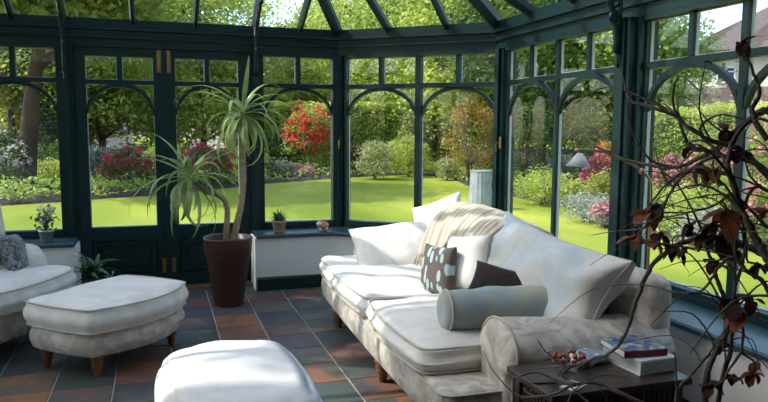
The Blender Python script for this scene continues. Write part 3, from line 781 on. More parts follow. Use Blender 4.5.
# books
MAT['pages'] = noisy('book_pages', (.56,.55,.52), (.72,.71,.68), 3, .9, .4, 60, stretch=(.2,.2,60))
MAT['white_cover'] = plain('white_book_cover', (.62,.63,.65), .35)
cm, nt_, bs = new_mat('floral_book_cover'); N = nt_.nodes; L = nt_.links
tc = N.new('ShaderNodeTexCoord'); vo = N.new('ShaderNodeTexVoronoi'); vo.inputs['Scale'].default_value = 34; rp = N.new('ShaderNodeValToRGB'); rp.color_ramp.interpolation = 'CONSTANT'
e = rp.color_ramp.elements
while len(e) < 6: e.new(.5)
for i, c in enumerate(((.03,.06,.15),(.10,.18,.30),(.38,.34,.26),(.05,.08,.18),(.24,.22,.18),(.12,.16,.24))): e[i].position = i/6; e[i].color = (*c, 1)
L.new(tc.outputs['Object'], vo.inputs['Vector']); sp = N.new('ShaderNodeSeparateColor'); L.new(vo.outputs['Color'], sp.inputs[0]); L.new(sp.outputs[0], rp.inputs[0]); L.new(rp.outputs[0], bs.inputs['Base Color']); bs.inputs['Roughness'].default_value = .3
MAT['floral'] = cm; MAT['red_cover'] = plain('dark_red_cover', (.16,.02,.035), .4)
def book(label, loc, rz, w, d, h, cover, spine):
    bk = thing('book', label, 'book', loc, rz, 'books stacked on the side table')
    t = .004
    MB().box(-w/2, w/2, -d/2, d/2, 0, t).box(-w/2, w/2, -d/2, d/2, h-t, h).build('cover', MAT[cover], bk)
    MB().box(-w/2-t, -w/2+t, -d/2, d/2, t, h-t).build('spine', MAT[spine], bk)
    MB().box(-w/2+t, w/2-.006, -d/2+.006, d/2-.006, t, h-t).build('pages', MAT['pages'], bk)
book('thick white book at the bottom of the stack on the side table', (1.945, 2.415, .490), 1.63, .245, .19, .062, 'white_cover', 'white_cover')
book('book with a blue floral cover and red spine lying on the white book', (1.925, 2.425, .552), 1.48, .20, .20, .032, 'floral', 'red_cover')
MAT['silver'] = noisy('crumpled_silver_paper', (.25,.29,.36), (.70,.72,.75), 30, .3, .8, 25, metal=.4)
v, f = rbox((0, 0, .02), (.17, .12, .04), .015, (.0,.0,.01), 10, .012, 22)
o = MB().add(v, f).build('wrapped_parcel', MAT['silver'], None, False); o.location = (1.745, 2.495, .4915); o.rotation_euler = (0, 0, .3)
tag(o, 'crumpled silver and blue wrapped parcel beside the books', 'parcel')
gl = glass_mat('bowl_glass', (.90,.93,.93), .8)
bw = thing('glass_bowl', 'shallow clear footed glass bowl on the side table', 'bowl', (1.585, 2.40, .490))
MB().lathe([(.001,.0),(.042,.0),(.044,.004),(.012,.010),(.010,.026),(.045,.034),(.082,.060),(.098,.088),(.094,.088),(.078,.064),(.043,.039),(.001,.036)], 28).build('bowl', gl, bw, True)
MAT['berry'] = noisy('dried_berries', (.22,.05,.02), (.36,.14,.06), 40, .6)
b = MB(); rr = random.Random(8)
for k in range(80):
    a = rr.uniform(0, 2*PI); q = .075*rr.random()**.5; b.lathe([(.001,-.008),(.008,-.003),(.009,.003),(.001,.009)], 6, (q*math.cos(a), q*math.sin(a), .062+rr.uniform(-.006,.022)))
pp = b.build('potpourri', MAT['berry'], None, True); pp.location = (1.585, 2.40, .490)
tag(pp, 'rust red dried berries filling the glass bowl', 'potpourri', kind='stuff')
MAT['paper'] = plain('loose_paper', (.5,.48,.44), .8)
for i, (x, y, rz, lab) in enumerate(((1.53, 2.27, .5, 'small pale card lying on the front of the side table'), (1.445, 2.36, -.3, 'dark coaster lying on the left end of the side table'))):
    o = MB().box(-.05, .05, -.033, .033, 0, .004).build('card' if i == 0 else 'coaster', MAT['paper'] if i == 0 else MAT['dark_wood']); o.location = (x, y, .4905); o.rotation_euler = (0, 0, rz); tag(o, lab, 'card' if i == 0 else 'coaster')

# --- floor lamp behind the sofa corner
LO = (2.475, 3.02, 0); lp = thing('floor_lamp', 'slim brass reading lamp with a white cone shade rising behind the sofa', 'lamp', LO)
LO = Vector(LO)
MAT['brass_dull'] = plain('aged_brass', (.42,.30,.15), .35, 1.0); MAT['shade'] = leafy('white_shade', (.80,.81,.82), (.84,.85,.86), .45, .5)
lp.location = LO
MB().lathe([(.001,0),(.075,0),(.075,.012),(.02,.022),(.010,.03)], 20).build('base', MAT['brass_dull'], lp, True)
arm_pts = [(0,0,.03),(0,0,.9),(0,0,1.17),(-.012,.004,1.235),(-.06,.025,1.29),(-.15,.065,1.345),(-.24,.10,1.382),(-.37,.16,1.392)]
pl = spline(arm_pts, 5)
MB().tube(pl, .0075, 8).build('pole', MAT['brass_dull'], lp, True)
MB().lathe([(.001,-.02),(.013,-.012),(.013,.012),(.001,.02)], 10, (-.05,.02,1.28)).build('knuckle', MAT['brass'], lp, True)
sh = Matrix.Translation((-.345,.150,1.374)) @ Matrix.Rotation(.10, 4, 'Y')
MB().lathe([(.014,0),(.068,-.075),(.066,-.075),(.012,-.003)], 28).xf(sh).build('lamp_shade', MAT['shade'], lp, True)

# ------------------------------------------------------------------ dried branches (points in metres)
BRANCHES = [
 (0.0128, [(1.573,1.327,0.984), (1.610,1.368,1.092), (1.567,1.434,1.155), (1.563,1.488,1.173), (1.521,1.555,1.193), (1.490,1.617,1.185), (1.444,1.664,1.146), (1.424,1.723,1.082), (1.431,1.795,0.954), (1.435,1.846,0.831), (1.428,1.901,0.757), (1.401,1.983,0.705), (1.366,2.037,0.669)]),
 (0.0115, [(1.547,1.336,1.194), (1.587,1.376,1.449), (1.543,1.442,1.548), (1.534,1.498,1.527), (1.516,1.535,1.486), (1.499,1.562,1.452), (1.479,1.621,1.413), (1.460,1.680,1.390), (1.444,1.738,1.387), (1.424,1.797,1.396), (1.390,1.860,1.409), (1.365,1.921,1.439)]),
 (0.0108, [(1.565,1.330,1.116), (1.531,1.394,1.345), (1.516,1.441,1.408), (1.476,1.475,1.455), (1.439,1.508,1.467), (1.393,1.544,1.499), (1.368,1.584,1.538), (1.342,1.613,1.555), (1.318,1.674,1.573), (1.311,1.728,1.586)]),
 (0.0074, [(1.467,1.520,1.429), (1.445,1.548,1.444), (1.427,1.586,1.449), (1.417,1.610,1.494), (1.418,1.641,1.542), (1.418,1.694,1.575)]),
 (0.0142, [(1.566,1.277,0.973), (1.494,1.353,1.155), (1.478,1.390,1.215), (1.455,1.418,1.286), (1.436,1.446,1.374), (1.443,1.464,1.434), (1.488,1.471,1.506), (1.584,1.481,1.560)]),
 (0.0095, [(1.528,1.311,1.097), (1.536,1.350,1.310), (1.511,1.400,1.392), (1.476,1.443,1.421), (1.434,1.499,1.430), (1.420,1.556,1.400), (1.396,1.595,1.356), (1.388,1.630,1.298), (1.382,1.653,1.249)]),
 (0.0068, [(1.445,1.485,1.352), (1.414,1.516,1.397), (1.409,1.591,1.381), (1.380,1.632,1.336), (1.371,1.677,1.282)]),
 (0.0074, [(1.531,1.394,1.072), (1.493,1.427,1.122), (1.474,1.454,1.156), (1.460,1.480,1.141), (1.451,1.504,1.095), (1.452,1.546,1.045), (1.420,1.588,1.032), (1.400,1.647,1.032)]),
 (0.0115, [(1.526,1.553,0.637), (1.506,1.560,0.798), (1.527,1.532,0.900), (1.529,1.521,0.970), (1.512,1.526,1.034), (1.490,1.533,1.086), (1.471,1.539,1.140), (1.467,1.562,1.203)]),
 (0.0088, [(1.531,1.520,0.635), (1.521,1.523,0.770), (1.526,1.501,0.889), (1.510,1.485,0.982), (1.497,1.468,1.077), (1.499,1.446,1.178), (1.481,1.442,1.261)]),
 (0.0088, [(1.503,1.613,0.598), (1.458,1.628,0.701), (1.482,1.599,0.777), (1.527,1.574,0.851), (1.542,1.558,0.897)]),
 (0.0051, [(1.510,1.485,0.982), (1.531,1.467,0.947), (1.532,1.467,0.885), (1.565,1.456,0.856), (1.563,1.457,0.810)]),
 (0.0043, [(1.532,1.467,0.885), (1.511,1.485,0.835), (1.507,1.507,0.786), (1.486,1.535,0.761)]),
 (0.0081, [(1.506,1.402,1.475), (1.495,1.448,1.548), (1.528,1.458,1.601), (1.521,1.481,1.661), (1.507,1.507,1.726)]),
 (0.0081, [(1.574,1.380,1.266), (1.532,1.435,1.346), (1.514,1.462,1.323), (1.523,1.481,1.227), (1.541,1.475,1.137)]),
 (0.0068, [(1.606,1.369,1.159), (1.546,1.431,1.246), (1.481,1.473,1.322), (1.461,1.522,1.293), (1.433,1.583,1.267), (1.409,1.644,1.261)]),
 (0.0081, [(1.168,1.723,0.737), (1.153,1.780,0.733), (1.106,1.848,0.740), (1.056,1.885,0.713)]),
 (0.0081, [(1.322,1.620,0.706), (1.239,1.699,0.740), (1.168,1.723,0.737), (1.103,1.765,0.694), (1.038,1.818,0.675)]),
]
BLOOMS = [
 ((1.354,1.662,1.255), 0.075, 1),
 ((1.351,1.716,1.176), 0.055, 1),
 ((1.382,1.674,1.166), 0.070, 1),
 ((1.406,1.666,1.190), 0.060, 0),
 ((1.435,1.583,1.227), 0.060, 0),
 ((1.462,1.564,1.200), 0.055, 0),
 ((1.439,1.634,1.149), 0.050, 0),
 ((1.377,1.654,1.278), 0.050, 0),
 ((1.459,1.522,1.385), 0.075, 1),
 ((1.439,1.560,1.388), 0.060, 0),
 ((1.481,1.494,1.276), 0.090, 1),
 ((1.485,1.514,1.201), 0.075, 0),
 ((1.494,1.490,1.171), 0.060, 0),
 ((1.456,1.523,1.234), 0.050, 0),
 ((1.531,1.467,0.987), 0.075, 1),
 ((1.513,1.484,1.030), 0.070, 0),
 ((1.536,1.455,1.035), 0.050, 0),
 ((1.562,1.457,0.821), 0.050, 1),
 ((1.523,1.481,0.806), 0.045, 0),
 ((1.494,1.532,0.767), 0.050, 0),
 ((1.427,1.586,1.452), 0.050, 0),
 ((1.492,1.533,1.497), 0.050, 0),
 ((1.482,1.473,1.441), 0.060, 0),
 ((1.510,1.506,1.731), 0.055, 0),
 ((1.477,1.538,1.129), 0.050, 0),
 ((1.528,1.426,1.275), 0.060, 1),
 ((1.437,1.603,1.154), 0.040, 0),
 ((1.515,1.420,1.138), 0.050, 0),
 ((1.507,1.507,0.895), 0.040, 0),
]

# ------------------------------------------------------------------ garden data (metres)
SHRUBS = [
 ('bush with many small white flowers at the far left behind the window pot', 'flowering_shrub', (-3.6, 19.06), 1.39, 1.23, 'leaf_dark', 'white'),
 ('pale green low shrub beside the old tree trunk', 'shrub', (-2.75, 19.83), 0.73, 0.78, 'leaf_lime', None),
 ('dark green shrub behind the old tree trunk', 'shrub', (-2.93, 24.1), 1.03, 1.59, 'leaf_dark', None),
 ('blue grey leaved bush left of the crimson rhododendron', 'shrub', (-1.7, 21.59), 0.98, 1.04, 'leaf_blue', None),
 ('crimson rhododendron seen through the left door leaf', 'flowering_shrub', (-0.78, 19.72), 1.03, 1.29, 'leaf_dark', 'crimson'),
 ('darker crimson rhododendron seen through the right door leaf behind the yucca', 'flowering_shrub', (1.19, 20.12), 1.07, 1.81, 'leaf_dark', 'crimson'),
 ('leafy green bush between the rhododendrons', 'shrub', (0.15, 22.04), 1.08, 1.22, 'leaf_mid', None),
 ('green bush behind the upright yucca stem', 'shrub', (2.7, 22.26), 1.00, 1.34, 'leaf_mid', None),
 ('dark round bush left of the red azalea', 'shrub', (3.97, 25.0), 1.50, 1.30, 'leaf_dark', None),
 ('grey green perennial clump at the foot of the red azalea', 'shrub', (3.75, 22.23), 0.55, 0.78, 'leaf_grey', None),
 ('dusty pink low flowering clump under the red azalea', 'flowering_shrub', (4.33, 22.36), 0.31, 0.92, 'leaf_grey', 'pink'),
 ('tall bright red azalea seen through the window next to the doors', 'flowering_shrub', (4.97, 23.62), 2.38, 1.60, 'leaf_mid', 'red'),
 ('dark purple leaved bush beside the corner post', 'shrub', (6.59, 24.15), 0.94, 0.72, 'leaf_purple', None),
 ('pale cream variegated shrub behind the far sofa end', 'shrub', (6.64, 21.29), 1.18, 1.29, 'leaf_cream', None),
 ('rounded fresh green bush right of the pale variegated shrub', 'shrub', (8.07, 22.09), 1.33, 1.43, 'leaf_lime', None),
 ('dark bush in the shade behind the fresh green bush', 'shrub', (9.93, 24.11), 1.76, 1.28, 'leaf_dark', None),
 ('small pale leaved shrub left of the golden shrub', 'shrub', (8.74, 20.29), 0.75, 0.57, 'leaf_cream', None),
 ('golden orange and brown shrub behind the planter', 'shrub', (8.11, 17.13), 2.49, 1.36, 'leaf_gold', None),
 ('tall dark bush behind the sofa back windows', 'shrub', (10.15, 17.73), 2.38, 1.86, 'leaf_dark', None),
 ('dark green bush behind the white lamp shade', 'shrub', (11.69, 17.22), 2.16, 1.86, 'leaf_dark', None),
 ('light green perennial clump left of the window mullion', 'shrub', (7.9, 13.2), 0.72, 0.96, 'leaf_lime', None),
 ('dusky purple red azalea right of the lamp shade', 'flowering_shrub', (9.26, 13.07), 0.98, 0.80, 'leaf_purple', 'magenta'),
 ('small scarlet azalea beside the broad post', 'flowering_shrub', (10.52, 14.45), 1.25, 0.54, 'leaf_mid', 'red'),
 ('clump of yellow flowers below the lamp shade', 'flowering_shrub', (8.16, 12.38), 0.54, 0.41, 'leaf_mid', 'yellow'),
 ('yellow green strap leaved clump next to the yellow flowers', 'shrub', (8.3, 11.6), 0.76, 0.67, 'leaf_yellow', None),
 ('silvery white mound at the front of the border', 'shrub', (7.23, 10.47), 0.44, 0.78, 'leaf_silver', None),
 ('pale pink mound at the front of the border', 'flowering_shrub', (7.13, 9.77), 0.38, 0.53, 'leaf_silver', 'pink'),
 ('dusky pink shrub below the clipped hedge', 'flowering_shrub', (9.47, 11.11), 1.11, 1.02, 'leaf_purple', 'pink'),
 ('pink azalea in front of the clipped hedge', 'flowering_shrub', (9.91, 10.44), 1.60, 0.72, 'leaf_mid', 'pink'),
 ('larger pink azalea at the right edge before the hedge', 'flowering_shrub', (10.29, 9.79), 1.99, 0.94, 'leaf_mid', 'pink'),
 ('bushy green perennial in the right border behind the twigs', 'shrub', (7.73, 8.63), 0.76, 0.89, 'leaf_lime', None),
 ('silver leaved clump in the right border behind the twigs', 'shrub', (7.24, 7.74), 0.50, 0.56, 'leaf_silver', None),
 ('low pink flowering clump at the right edge', 'flowering_shrub', (7.75, 7.36), 0.90, 0.54, 'leaf_mid', 'pink'),
 ('fresh green bush below the pink azaleas', 'shrub', (8.39, 8.41), 0.95, 0.68, 'leaf_mid', None),
 ('green clump beside the broad post on the right wall', 'shrub', (8.2, 9.95), 0.56, 0.59, 'leaf_mid', None),
]
TREES = [
 ('dark blue green conifer at the far left', (-5.06, 27.95), 9.0, 2.2, 'leaf_conifer', 'cone'),
 ('bright yellow green tree to the right of the old trunk', (-3.75, 29.63), 6.2, 2.4, 'leaf_yellow', 'round'),
 ('broad green tree behind the left door leaf', (-2.11, 29.09), 9.5, 4.0, 'leaf_mid', 'round'),
 ('olive green tree behind the joint of the doors', (-0.29, 32.7), 9.0, 4.0, 'leaf_olive', 'round'),
 ('fresh green tree behind the right door leaf', (1.77, 29.93), 8.6, 3.6, 'leaf_lime', 'round'),
 ('yellowish tree behind the yucca crown', (4.69, 33.18), 6.6, 3.0, 'leaf_yellow', 'round'),
 ('blue green conifer above the red azalea', (8.06, 41.55), 7.5, 2.6, 'leaf_conifer', 'cone'),
 ('dark tree left of the corner post', (8.89, 34.97), 8.5, 3.4, 'leaf_olive', 'round'),
 ('sunlit green tree behind the far sofa end', (9.79, 29.41), 9.0, 3.8, 'leaf_lime', 'round'),
 ('bright green tree right of the window mullion', (10.77, 25.94), 9.0, 3.6, 'leaf_mid', 'round'),
 ('overhanging green tree beside the splayed corner post', (11.41, 22.57), 9.5, 3.6, 'leaf_lime', 'round'),
 ('dark green tree in the first right hand window', (12.08, 20.25), 9.5, 3.4, 'leaf_dark', 'round'),
 ('green tree behind the lamp shade', (13.43, 19.28), 8.6, 3.2, 'leaf_mid', 'round'),
 ('airy tree in front of the tiled house', (14.41, 17.39), 6.0, 1.4, 'leaf_mid', 'airy'),
]
FAR_TREES = [(-17.41, 70.9), (-10.91, 70.89), (-3.61, 60.09), (1.69, 66.77), (12.88, 56.81), (17.05, 51.24), (21.22, 47.77), (24.88, 44.47), (27.72, 41.44), (33.19, 43.87)]
HEDGES = [((3.55, 26.72), (11.07, 24.26), 2.45, 1.2), ((10.82, 13.93), (13.43, 11.61), 2.12, 1.2)]
BED = [(-4.664, 14.097), (-4.016, 15.116), (-3.151, 15.94), (-2.258, 16.295), (-1.303, 16.912), (-0.226, 17.352), (0.99, 18.396), (2.934, 20.222), (5.244, 21.707), (7.249, 22.669), (8.615, 22.871), (9.24, 21.209), (8.369, 17.787), (8.214, 15.674), (8.088, 13.521), (8.188, 12.121), (7.996, 10.714), (7.111, 8.661), (7.252, 7.785), (7.73, 7.078), (7.792, 5.967)]
HOUSE_AT = (25.4, 25.37); HOUSE_ROT = -0.8155
SLATE_HOUSES = [(-8.8, 51.26), (4.63, 51.08)]

# ------------------------------------------------------------------ garden
for k, c1, c2, t in (('leaf_dark', (.06,.12,.032), (.15,.24,.065), .48), ('leaf_mid', (.24,.36,.07), (.48,.60,.15), .52), ('leaf_lime', (.36,.46,.09), (.66,.72,.18), .55),
                     ('leaf_yellow', (.28,.32,.055), (.55,.52,.12), .55), ('leaf_olive', (.24,.30,.07), (.48,.50,.15), .5), ('leaf_conifer', (.045,.085,.07), (.09,.14,.115), .35),
                     ('leaf_blue', (.10,.13,.135), (.17,.21,.215), .35), ('leaf_grey', (.16,.20,.13), (.29,.32,.22), .4), ('leaf_purple', (.10,.045,.05), (.20,.10,.09), .45),
                     ('leaf_cream', (.30,.36,.14), (.55,.56,.30), .5), ('leaf_gold', (.17,.14,.035), (.46,.29,.06), .5), ('leaf_silver', (.32,.36,.32), (.50,.53,.49), .4)):
    MAT[k] = leafy(k, c1, c2, t, .5, 1.1)
for k, c1, c2 in (('white', (.6,.62,.55), (.75,.75,.70)), ('crimson', (.42,.02,.06), (.62,.07,.12)), ('red', (.74,.055,.045), (.90,.17,.12)), ('pink', (.58,.20,.26), (.70,.36,.38)),
                  ('magenta', (.36,.05,.12), (.5,.12,.16)), ('yellow', (.70,.50,.05), (.80,.62,.12))):
    MAT['bloom_'+k] = leafy('bloom_'+k, c1, c2, .35, .7, 6)

lw = MB().box(-70, 70, -30, 110, G0-.4, G0); lawn = lw.build('lawn', MAT['lawn'])
tag(lawn, 'sunlit mown lawn outside the windows', 'lawn', kind='structure')
# planting bed behind the lawn edge
n = len(BED); v = []
ctr = Vector((1.5, 6.0))
for k, (x, y) in enumerate(BED):
    d = (Vector((x, y))-ctr).normalized()
    for j, (o, z) in enumerate(((0, G0-.02), (.12, G0+.05), (1.5, G0+.10), (5, G0+.12), (16, G0+.10), (40, G0+.05))): v.append((x+d.x*o, y+d.y*o, z+(wob((x, y, o), 1.3, .05) if j else 0)))
f = [(k*6+j, (k+1)*6+j, (k+1)*6+j+1, k*6+j+1) for k in range(n-1) for j in range(5)]
tag(MB().add(v, f).build('flower_bed', MAT['soil'], None, True), 'dark earth of the border behind the lawn', 'flower bed', kind='structure')

def fast_mesh(name, V, F, mat, smooth=False):
    me = bpy.data.meshes.new(name); k = F.shape[1]
    me.vertices.add(len(V)); me.vertices.foreach_set('co', V.astype(np.float32).ravel())
    me.loops.add(F.size); me.loops.foreach_set('vertex_index', F.astype(np.int32).ravel())
    me.polygons.add(len(F)); me.polygons.foreach_set('loop_start', np.arange(0, F.size, k, dtype=np.int32)); me.polygons.foreach_set('loop_total', np.full(len(F), k, dtype=np.int32))
    me.update(calc_edges=True); me.materials.append(mat)
    return me
def leaves(P, size, rs, up=.5, aspect=.55):
    """one bent diamond leaf at each point"""
    m = len(P); d = rs.normal(size=(m, 3)); d[:, 2] *= .6; d /= np.linalg.norm(d, axis=1)[:, None]
    nrm = rs.normal(size=(m, 3)); nrm[:, 2] = abs(nrm[:, 2])+up; s = np.cross(d, nrm); s /= np.linalg.norm(s, axis=1)[:, None]
    w = np.cross(s, d); L_ = size*rs.uniform(.6, 1.25, m)[:, None]
    a = P-d*L_*.5; t = P+d*L_*.5-w*L_*.12; l = P+s*L_*aspect*.5+w*L_*.08; r = P-s*L_*aspect*.5+w*L_*.08
    V = np.stack([a, l, t, r], 1).reshape(-1, 3); I = np.arange(m)*4
    return V, np.concatenate([np.stack([I, I+1, I+2], 1), np.stack([I, I+2, I+3], 1)])
def cloud(rs, n_cl, per, R, cr, kind='round', bottom=-.9):
    """leaf places in clumps over a crown of radii R"""
    C = []
    while len(C) < n_cl:
        d = rs.normal(size=3); d /= np.linalg.norm(d); q = rs.uniform(.35, 1)**.5
        if d[2] < bottom: continue
        p = d*q
        if kind == 'cone':
            z = rs.uniform(-1, 1); a = rs.uniform(0, 2*PI); rr_ = (1-z)/2*.95+.08; p = np.array([math.cos(a)*rr_, math.sin(a)*rr_, z])*np.array([q, q, 1])
        C.append(p*R)
    C = np.array(C); k = np.repeat(np.arange(n_cl), per)
    return C[k]+rs.normal(size=(len(k), 3))*np.array([cr, cr, cr*.6])
rs = np.random.RandomState(11)
# --- trees: four crowns shared between them
crown = {}
for kind, ncl, per, cr, lf in (('round', 200, 105, .115, .20), ('cone', 150, 90, .10, .16), ('airy', 90, 40, .10, .15)):
    for s_ in range(3 if kind == 'round' else 1):
        P = cloud(rs, ncl, per, np.array([1., 1., 1.]), cr, kind)
        crown[kind, s_] = (P, lf)
def tree(label, at, h, r, leaf, kind, z0=.6, trunk_r=.16, lean=(0, 0), i=0, leafsize=None, group='trees beyond the border', name='tree'):
    root = thing(name, label, 'tree', (at[0], at[1], G0), group=group)
    P, lf = crown[kind, i % 3 if kind == 'round' else 0]
    rz_ = (h-z0)/2; Q = P*np.array([r, r, rz_])+np.array([lean[0], lean[1], z0+rz_])
    if 'distant' in group: Q = Q[::2]
    a = i*1.7; Rm = np.array([[math.cos(a), -math.sin(a), 0], [math.sin(a), math.cos(a), 0], [0, 0, 1]]); Q = Q@Rm.T
    V, F = leaves(Q, leafsize or lf, rs)
    o = link_mesh('foliage', fast_mesh('foliage', V, F, MAT[leaf]), None, root); o['kind'] = 'stuff'
    top = (lean[0], lean[1], z0+rz_*1.5); b = MB()
    pts = spline([(0, 0, 0), (lean[0]*.2+.05, lean[1]*.2, z0+rz_*.3), (lean[0]*.7, lean[1]*.7-.05, z0+rz_), top], 4)
    b.tube(pts, [trunk_r*(1-.75*k/(len(pts)-1)) for k in range(len(pts))], 8)
    rr = random.Random(i+3)
    for k in range(7):
        s0 = pts[rr.randint(3, len(pts)-3)]; a = rr.uniform(0, 2*PI); q = r*rr.uniform(.5, .85)
        b.tube([s0, (s0[0]+q*.5*math.cos(a), s0[1]+q*.5*math.sin(a), s0[2]+rz_*.15), (s0[0]+q*math.cos(a), s0[1]+q*math.sin(a), s0[2]+rz_*.45)], [trunk_r*.4, trunk_r*.25, trunk_r*.1], 6)
    b.build('trunk', MAT['bark'], root, True)
    return root
for i, (lab, at, h, r, lf, kind) in enumerate(TREES): tree(lab, at, h, r, lf, kind, .3, .16, (0, 0), i)
FAR_LABELS = ['beyond the far left edge', 'behind the dark blue green conifer', 'behind the broad tree of the left door leaf', 'behind the olive tree at the door joint', 'behind the red azalea',
              'behind the far sofa end', 'behind the window mullion of the splayed corner', 'behind the splayed corner post', 'behind the white lamp shade', 'left of the tiled house']
for i, at in enumerate(FAR_TREES):
    tree('distant tall green tree '+FAR_LABELS[i], at, 9.5+1.6*math.sin(i*2.3), 4.6, ('leaf_olive', 'leaf_mid', 'leaf_dark')[i % 3], 'round', .2, .25, (0, 0), i+1, .36, 'distant row of trees')
# old tree with a thick bare trunk, seen through the left window
root = thing('old_tree', 'old tree with a thick reddish brown trunk seen through the left window', 'tree', (-3.12, 19.2, G0))
b = MB(); pts = spline([(-.10, 0, 0), (.02, 0, 1.2), (.18, .1, 2.6), (.42, .2, 4.2), (.5, .3, 6.5), (.4, .4, 9)], 5)
b.tube(pts, [.27-.009*k if k > 1 else .36-.045*k for k in range(len(pts))], 12)
for a, z in ((.4, 3.2), (2.2, 3.9), (3.9, 4.6), (5.2, 5.4), (1.2, 6.0)): b.tube([(.3, .15, z), (.3+1.2*math.cos(a), .15+1.2*math.sin(a), z+.7), (.3+2.6*math.cos(a), .15+2.6*math.sin(a), z+1.1)], [.14, .09, .03], 7)
b.build('trunk', MAT['old_bark'], root, True)
Q = crown['round', 1][0]*np.array([3.4, 3.2, 2.7])+np.array([.4, .3, 6.0]); V, F = leaves(Q, .28, rs)
o = link_mesh('foliage', fast_mesh('foliage', V, F, MAT['leaf_olive']), None, root); o['kind'] = 'stuff'
# unseen tree added outside the left windows, its crown sized to shade the room
root = thing('tree', 'unseen tree added outside the left windows to shade the room', 'tree', (-7.0, 6.75, G0))
b = MB(); pts = spline([(0, 0, 0), (.05, .05, 2), (.15, .1, 4), (.2, .15, 5.6), (.25, .2, 7)], 5); b.tube(pts, [.24-.009*k for k in range(len(pts))], 10)
for a, z in ((.3, 3.6), (6.1, 4.2), (1.1, 4.8), (5.0, 5.2), (2.5, 4.5)): b.tube([(.15, .1, z), (.15+.8*math.cos(a), .1+.8*math.sin(a), z+.5), (.15+1.6*math.cos(a), .1+1.6*math.sin(a), z+.8)], [.09, .05, .02], 6)
b.build('trunk', MAT['bark'], root, True)
SHADE_CROWN = (np.array([2.2, 1.9, 2.3]), np.array([.3, .1, 5.6]))
Q = crown['round', 0][0][:15000]*SHADE_CROWN[0]+SHADE_CROWN[1]
V, F = leaves(Q, .22, rs)
o = link_mesh('foliage', fast_mesh('foliage', V, F, MAT['leaf_mid']), None, root); o['kind'] = 'stuff'

root = thing('tree', 'unseen tall tree added outside the left wall, its high crown shading the near sofa', 'tree', (-6.8, 4.3, G0))  # added out of view; high crown placed to shade the near sofa
b = MB(); pts = spline([(0, 0, 0), (.05, .02, 3), (.2, .1, 6), (.5, .2, 8.6), (.7, .3, 10)], 5); b.tube(pts, [.26-.009*k for k in range(len(pts))], 10)
for a, z in ((.3, 8.6), (5.6, 9.0), (1.3, 9.2), (4.4, 8.8), (2.5, 9.1)): b.tube([(.5, .2, z), (.5+.7*math.cos(a), .2+.7*math.sin(a), z+.4), (.5+1.4*math.cos(a), .2+1.4*math.sin(a), z+.7)], [.08, .05, .02], 6)
b.build('trunk', MAT['bark'], root, True)
Q = crown['round', 2][0][:9000]*np.array([1.7, 1.25, .72])+np.array([.75, .25, 9.75])
V, F = leaves(Q, .24, rs)
o = link_mesh('foliage', fast_mesh('foliage', V, F, MAT['leaf_dark']), None, root); o['kind'] = 'stuff'

# --- shrubs
for i, (lab, name, at, h, w, lf, fl_) in enumerate(SHRUBS):
    root = thing(name, lab, 'shrub', (at[0], at[1], G0+.05), group='shrubs of the border')
    rx = w*.5; dist = math.hypot(*at); lsz = max(.055, .0042*dist)*(1.3 if lf in ('leaf_yellow',) else 1)
    ncl = int(34+18*min(3, w*h)); P = cloud(rs, ncl, 42, np.array([rx, rx*.9, h*.52]), .10*min(1.2, w+.3), 'round', -.95)+np.array([0, 0, h*.50])
    P = P[P[:, 2] > .02]
    V, F = leaves(P, lsz, rs)
    o = link_mesh('foliage', fast_mesh('foliage', V, F, MAT[lf]), None, root); o['kind'] = 'stuff'
    b = MB(); rr = random.Random(i)
    for k in range(5):
        a = rr.uniform(0, 2*PI); q = rx*rr.uniform(.3, .7)
        b.tube([(q*.1*math.cos(a), q*.1*math.sin(a), -.06), (q*.5*math.cos(a), q*.5*math.sin(a), h*.35), (q*math.cos(a), q*math.sin(a), h*rr.uniform(.6, .85))], [.03, .02, .008], 5)
    b.build('stems', MAT['bark'], root, True)
    if fl_:
        dens = {'red': 170, 'crimson': 70, 'white': 60, 'pink': 90, 'magenta': 80, 'yellow': 16}[fl_]
        d = rs.normal(size=(dens, 3)); d[:, 2] = abs(d[:, 2])*.8-.25; d /= np.linalg.norm(d, axis=1)[:, None]
        C = d*np.array([rx, rx*.9, h*.5])*rs.uniform(.75, 1.08, (dens, 1))+np.array([0, 0, h*.52])
        k = np.repeat(np.arange(dens), 9); Pb = C[k]+rs.normal(size=(len(k), 3))*lsz*.55
        V, F = leaves(Pb, lsz*1.15, rs, 1.5, .9)
        o = link_mesh('blossoms', fast_mesh('blossoms', V, F, MAT['bloom_'+fl_]), None, root); o['kind'] = 'stuff'
# low ground cover along the front of the border
BP = np.array(BED); seg = rs.randint(0, len(BP)-1, 9000); t_ = rs.uniform(0, 1, 9000)[:, None]
E_ = BP[seg]*(1-t_)+BP[seg+1]*t_; D_ = E_-np.array([1.5, 6.0]); D_ /= np.linalg.norm(D_, axis=1)[:, None]
off = rs.uniform(.05, 4.0, 9000)[:, None]; lump = (np.sin(E_[:, 0]*1.7)+np.sin(E_[:, 1]*1.1+off[:, 0]*2)+2)/4
P = np.concatenate([E_+D_*off, (G0+.08+rs.uniform(0, 1, 9000)*(.10+.34*lump))[:, None]], 1)
V, F = leaves(P, .13, rs, .8)
tag(link_mesh('ground_cover', fast_mesh('ground_cover', V, F, MAT['leaf_mid'])), 'low leafy ground cover along the edge of the lawn', 'ground cover', kind='stuff')
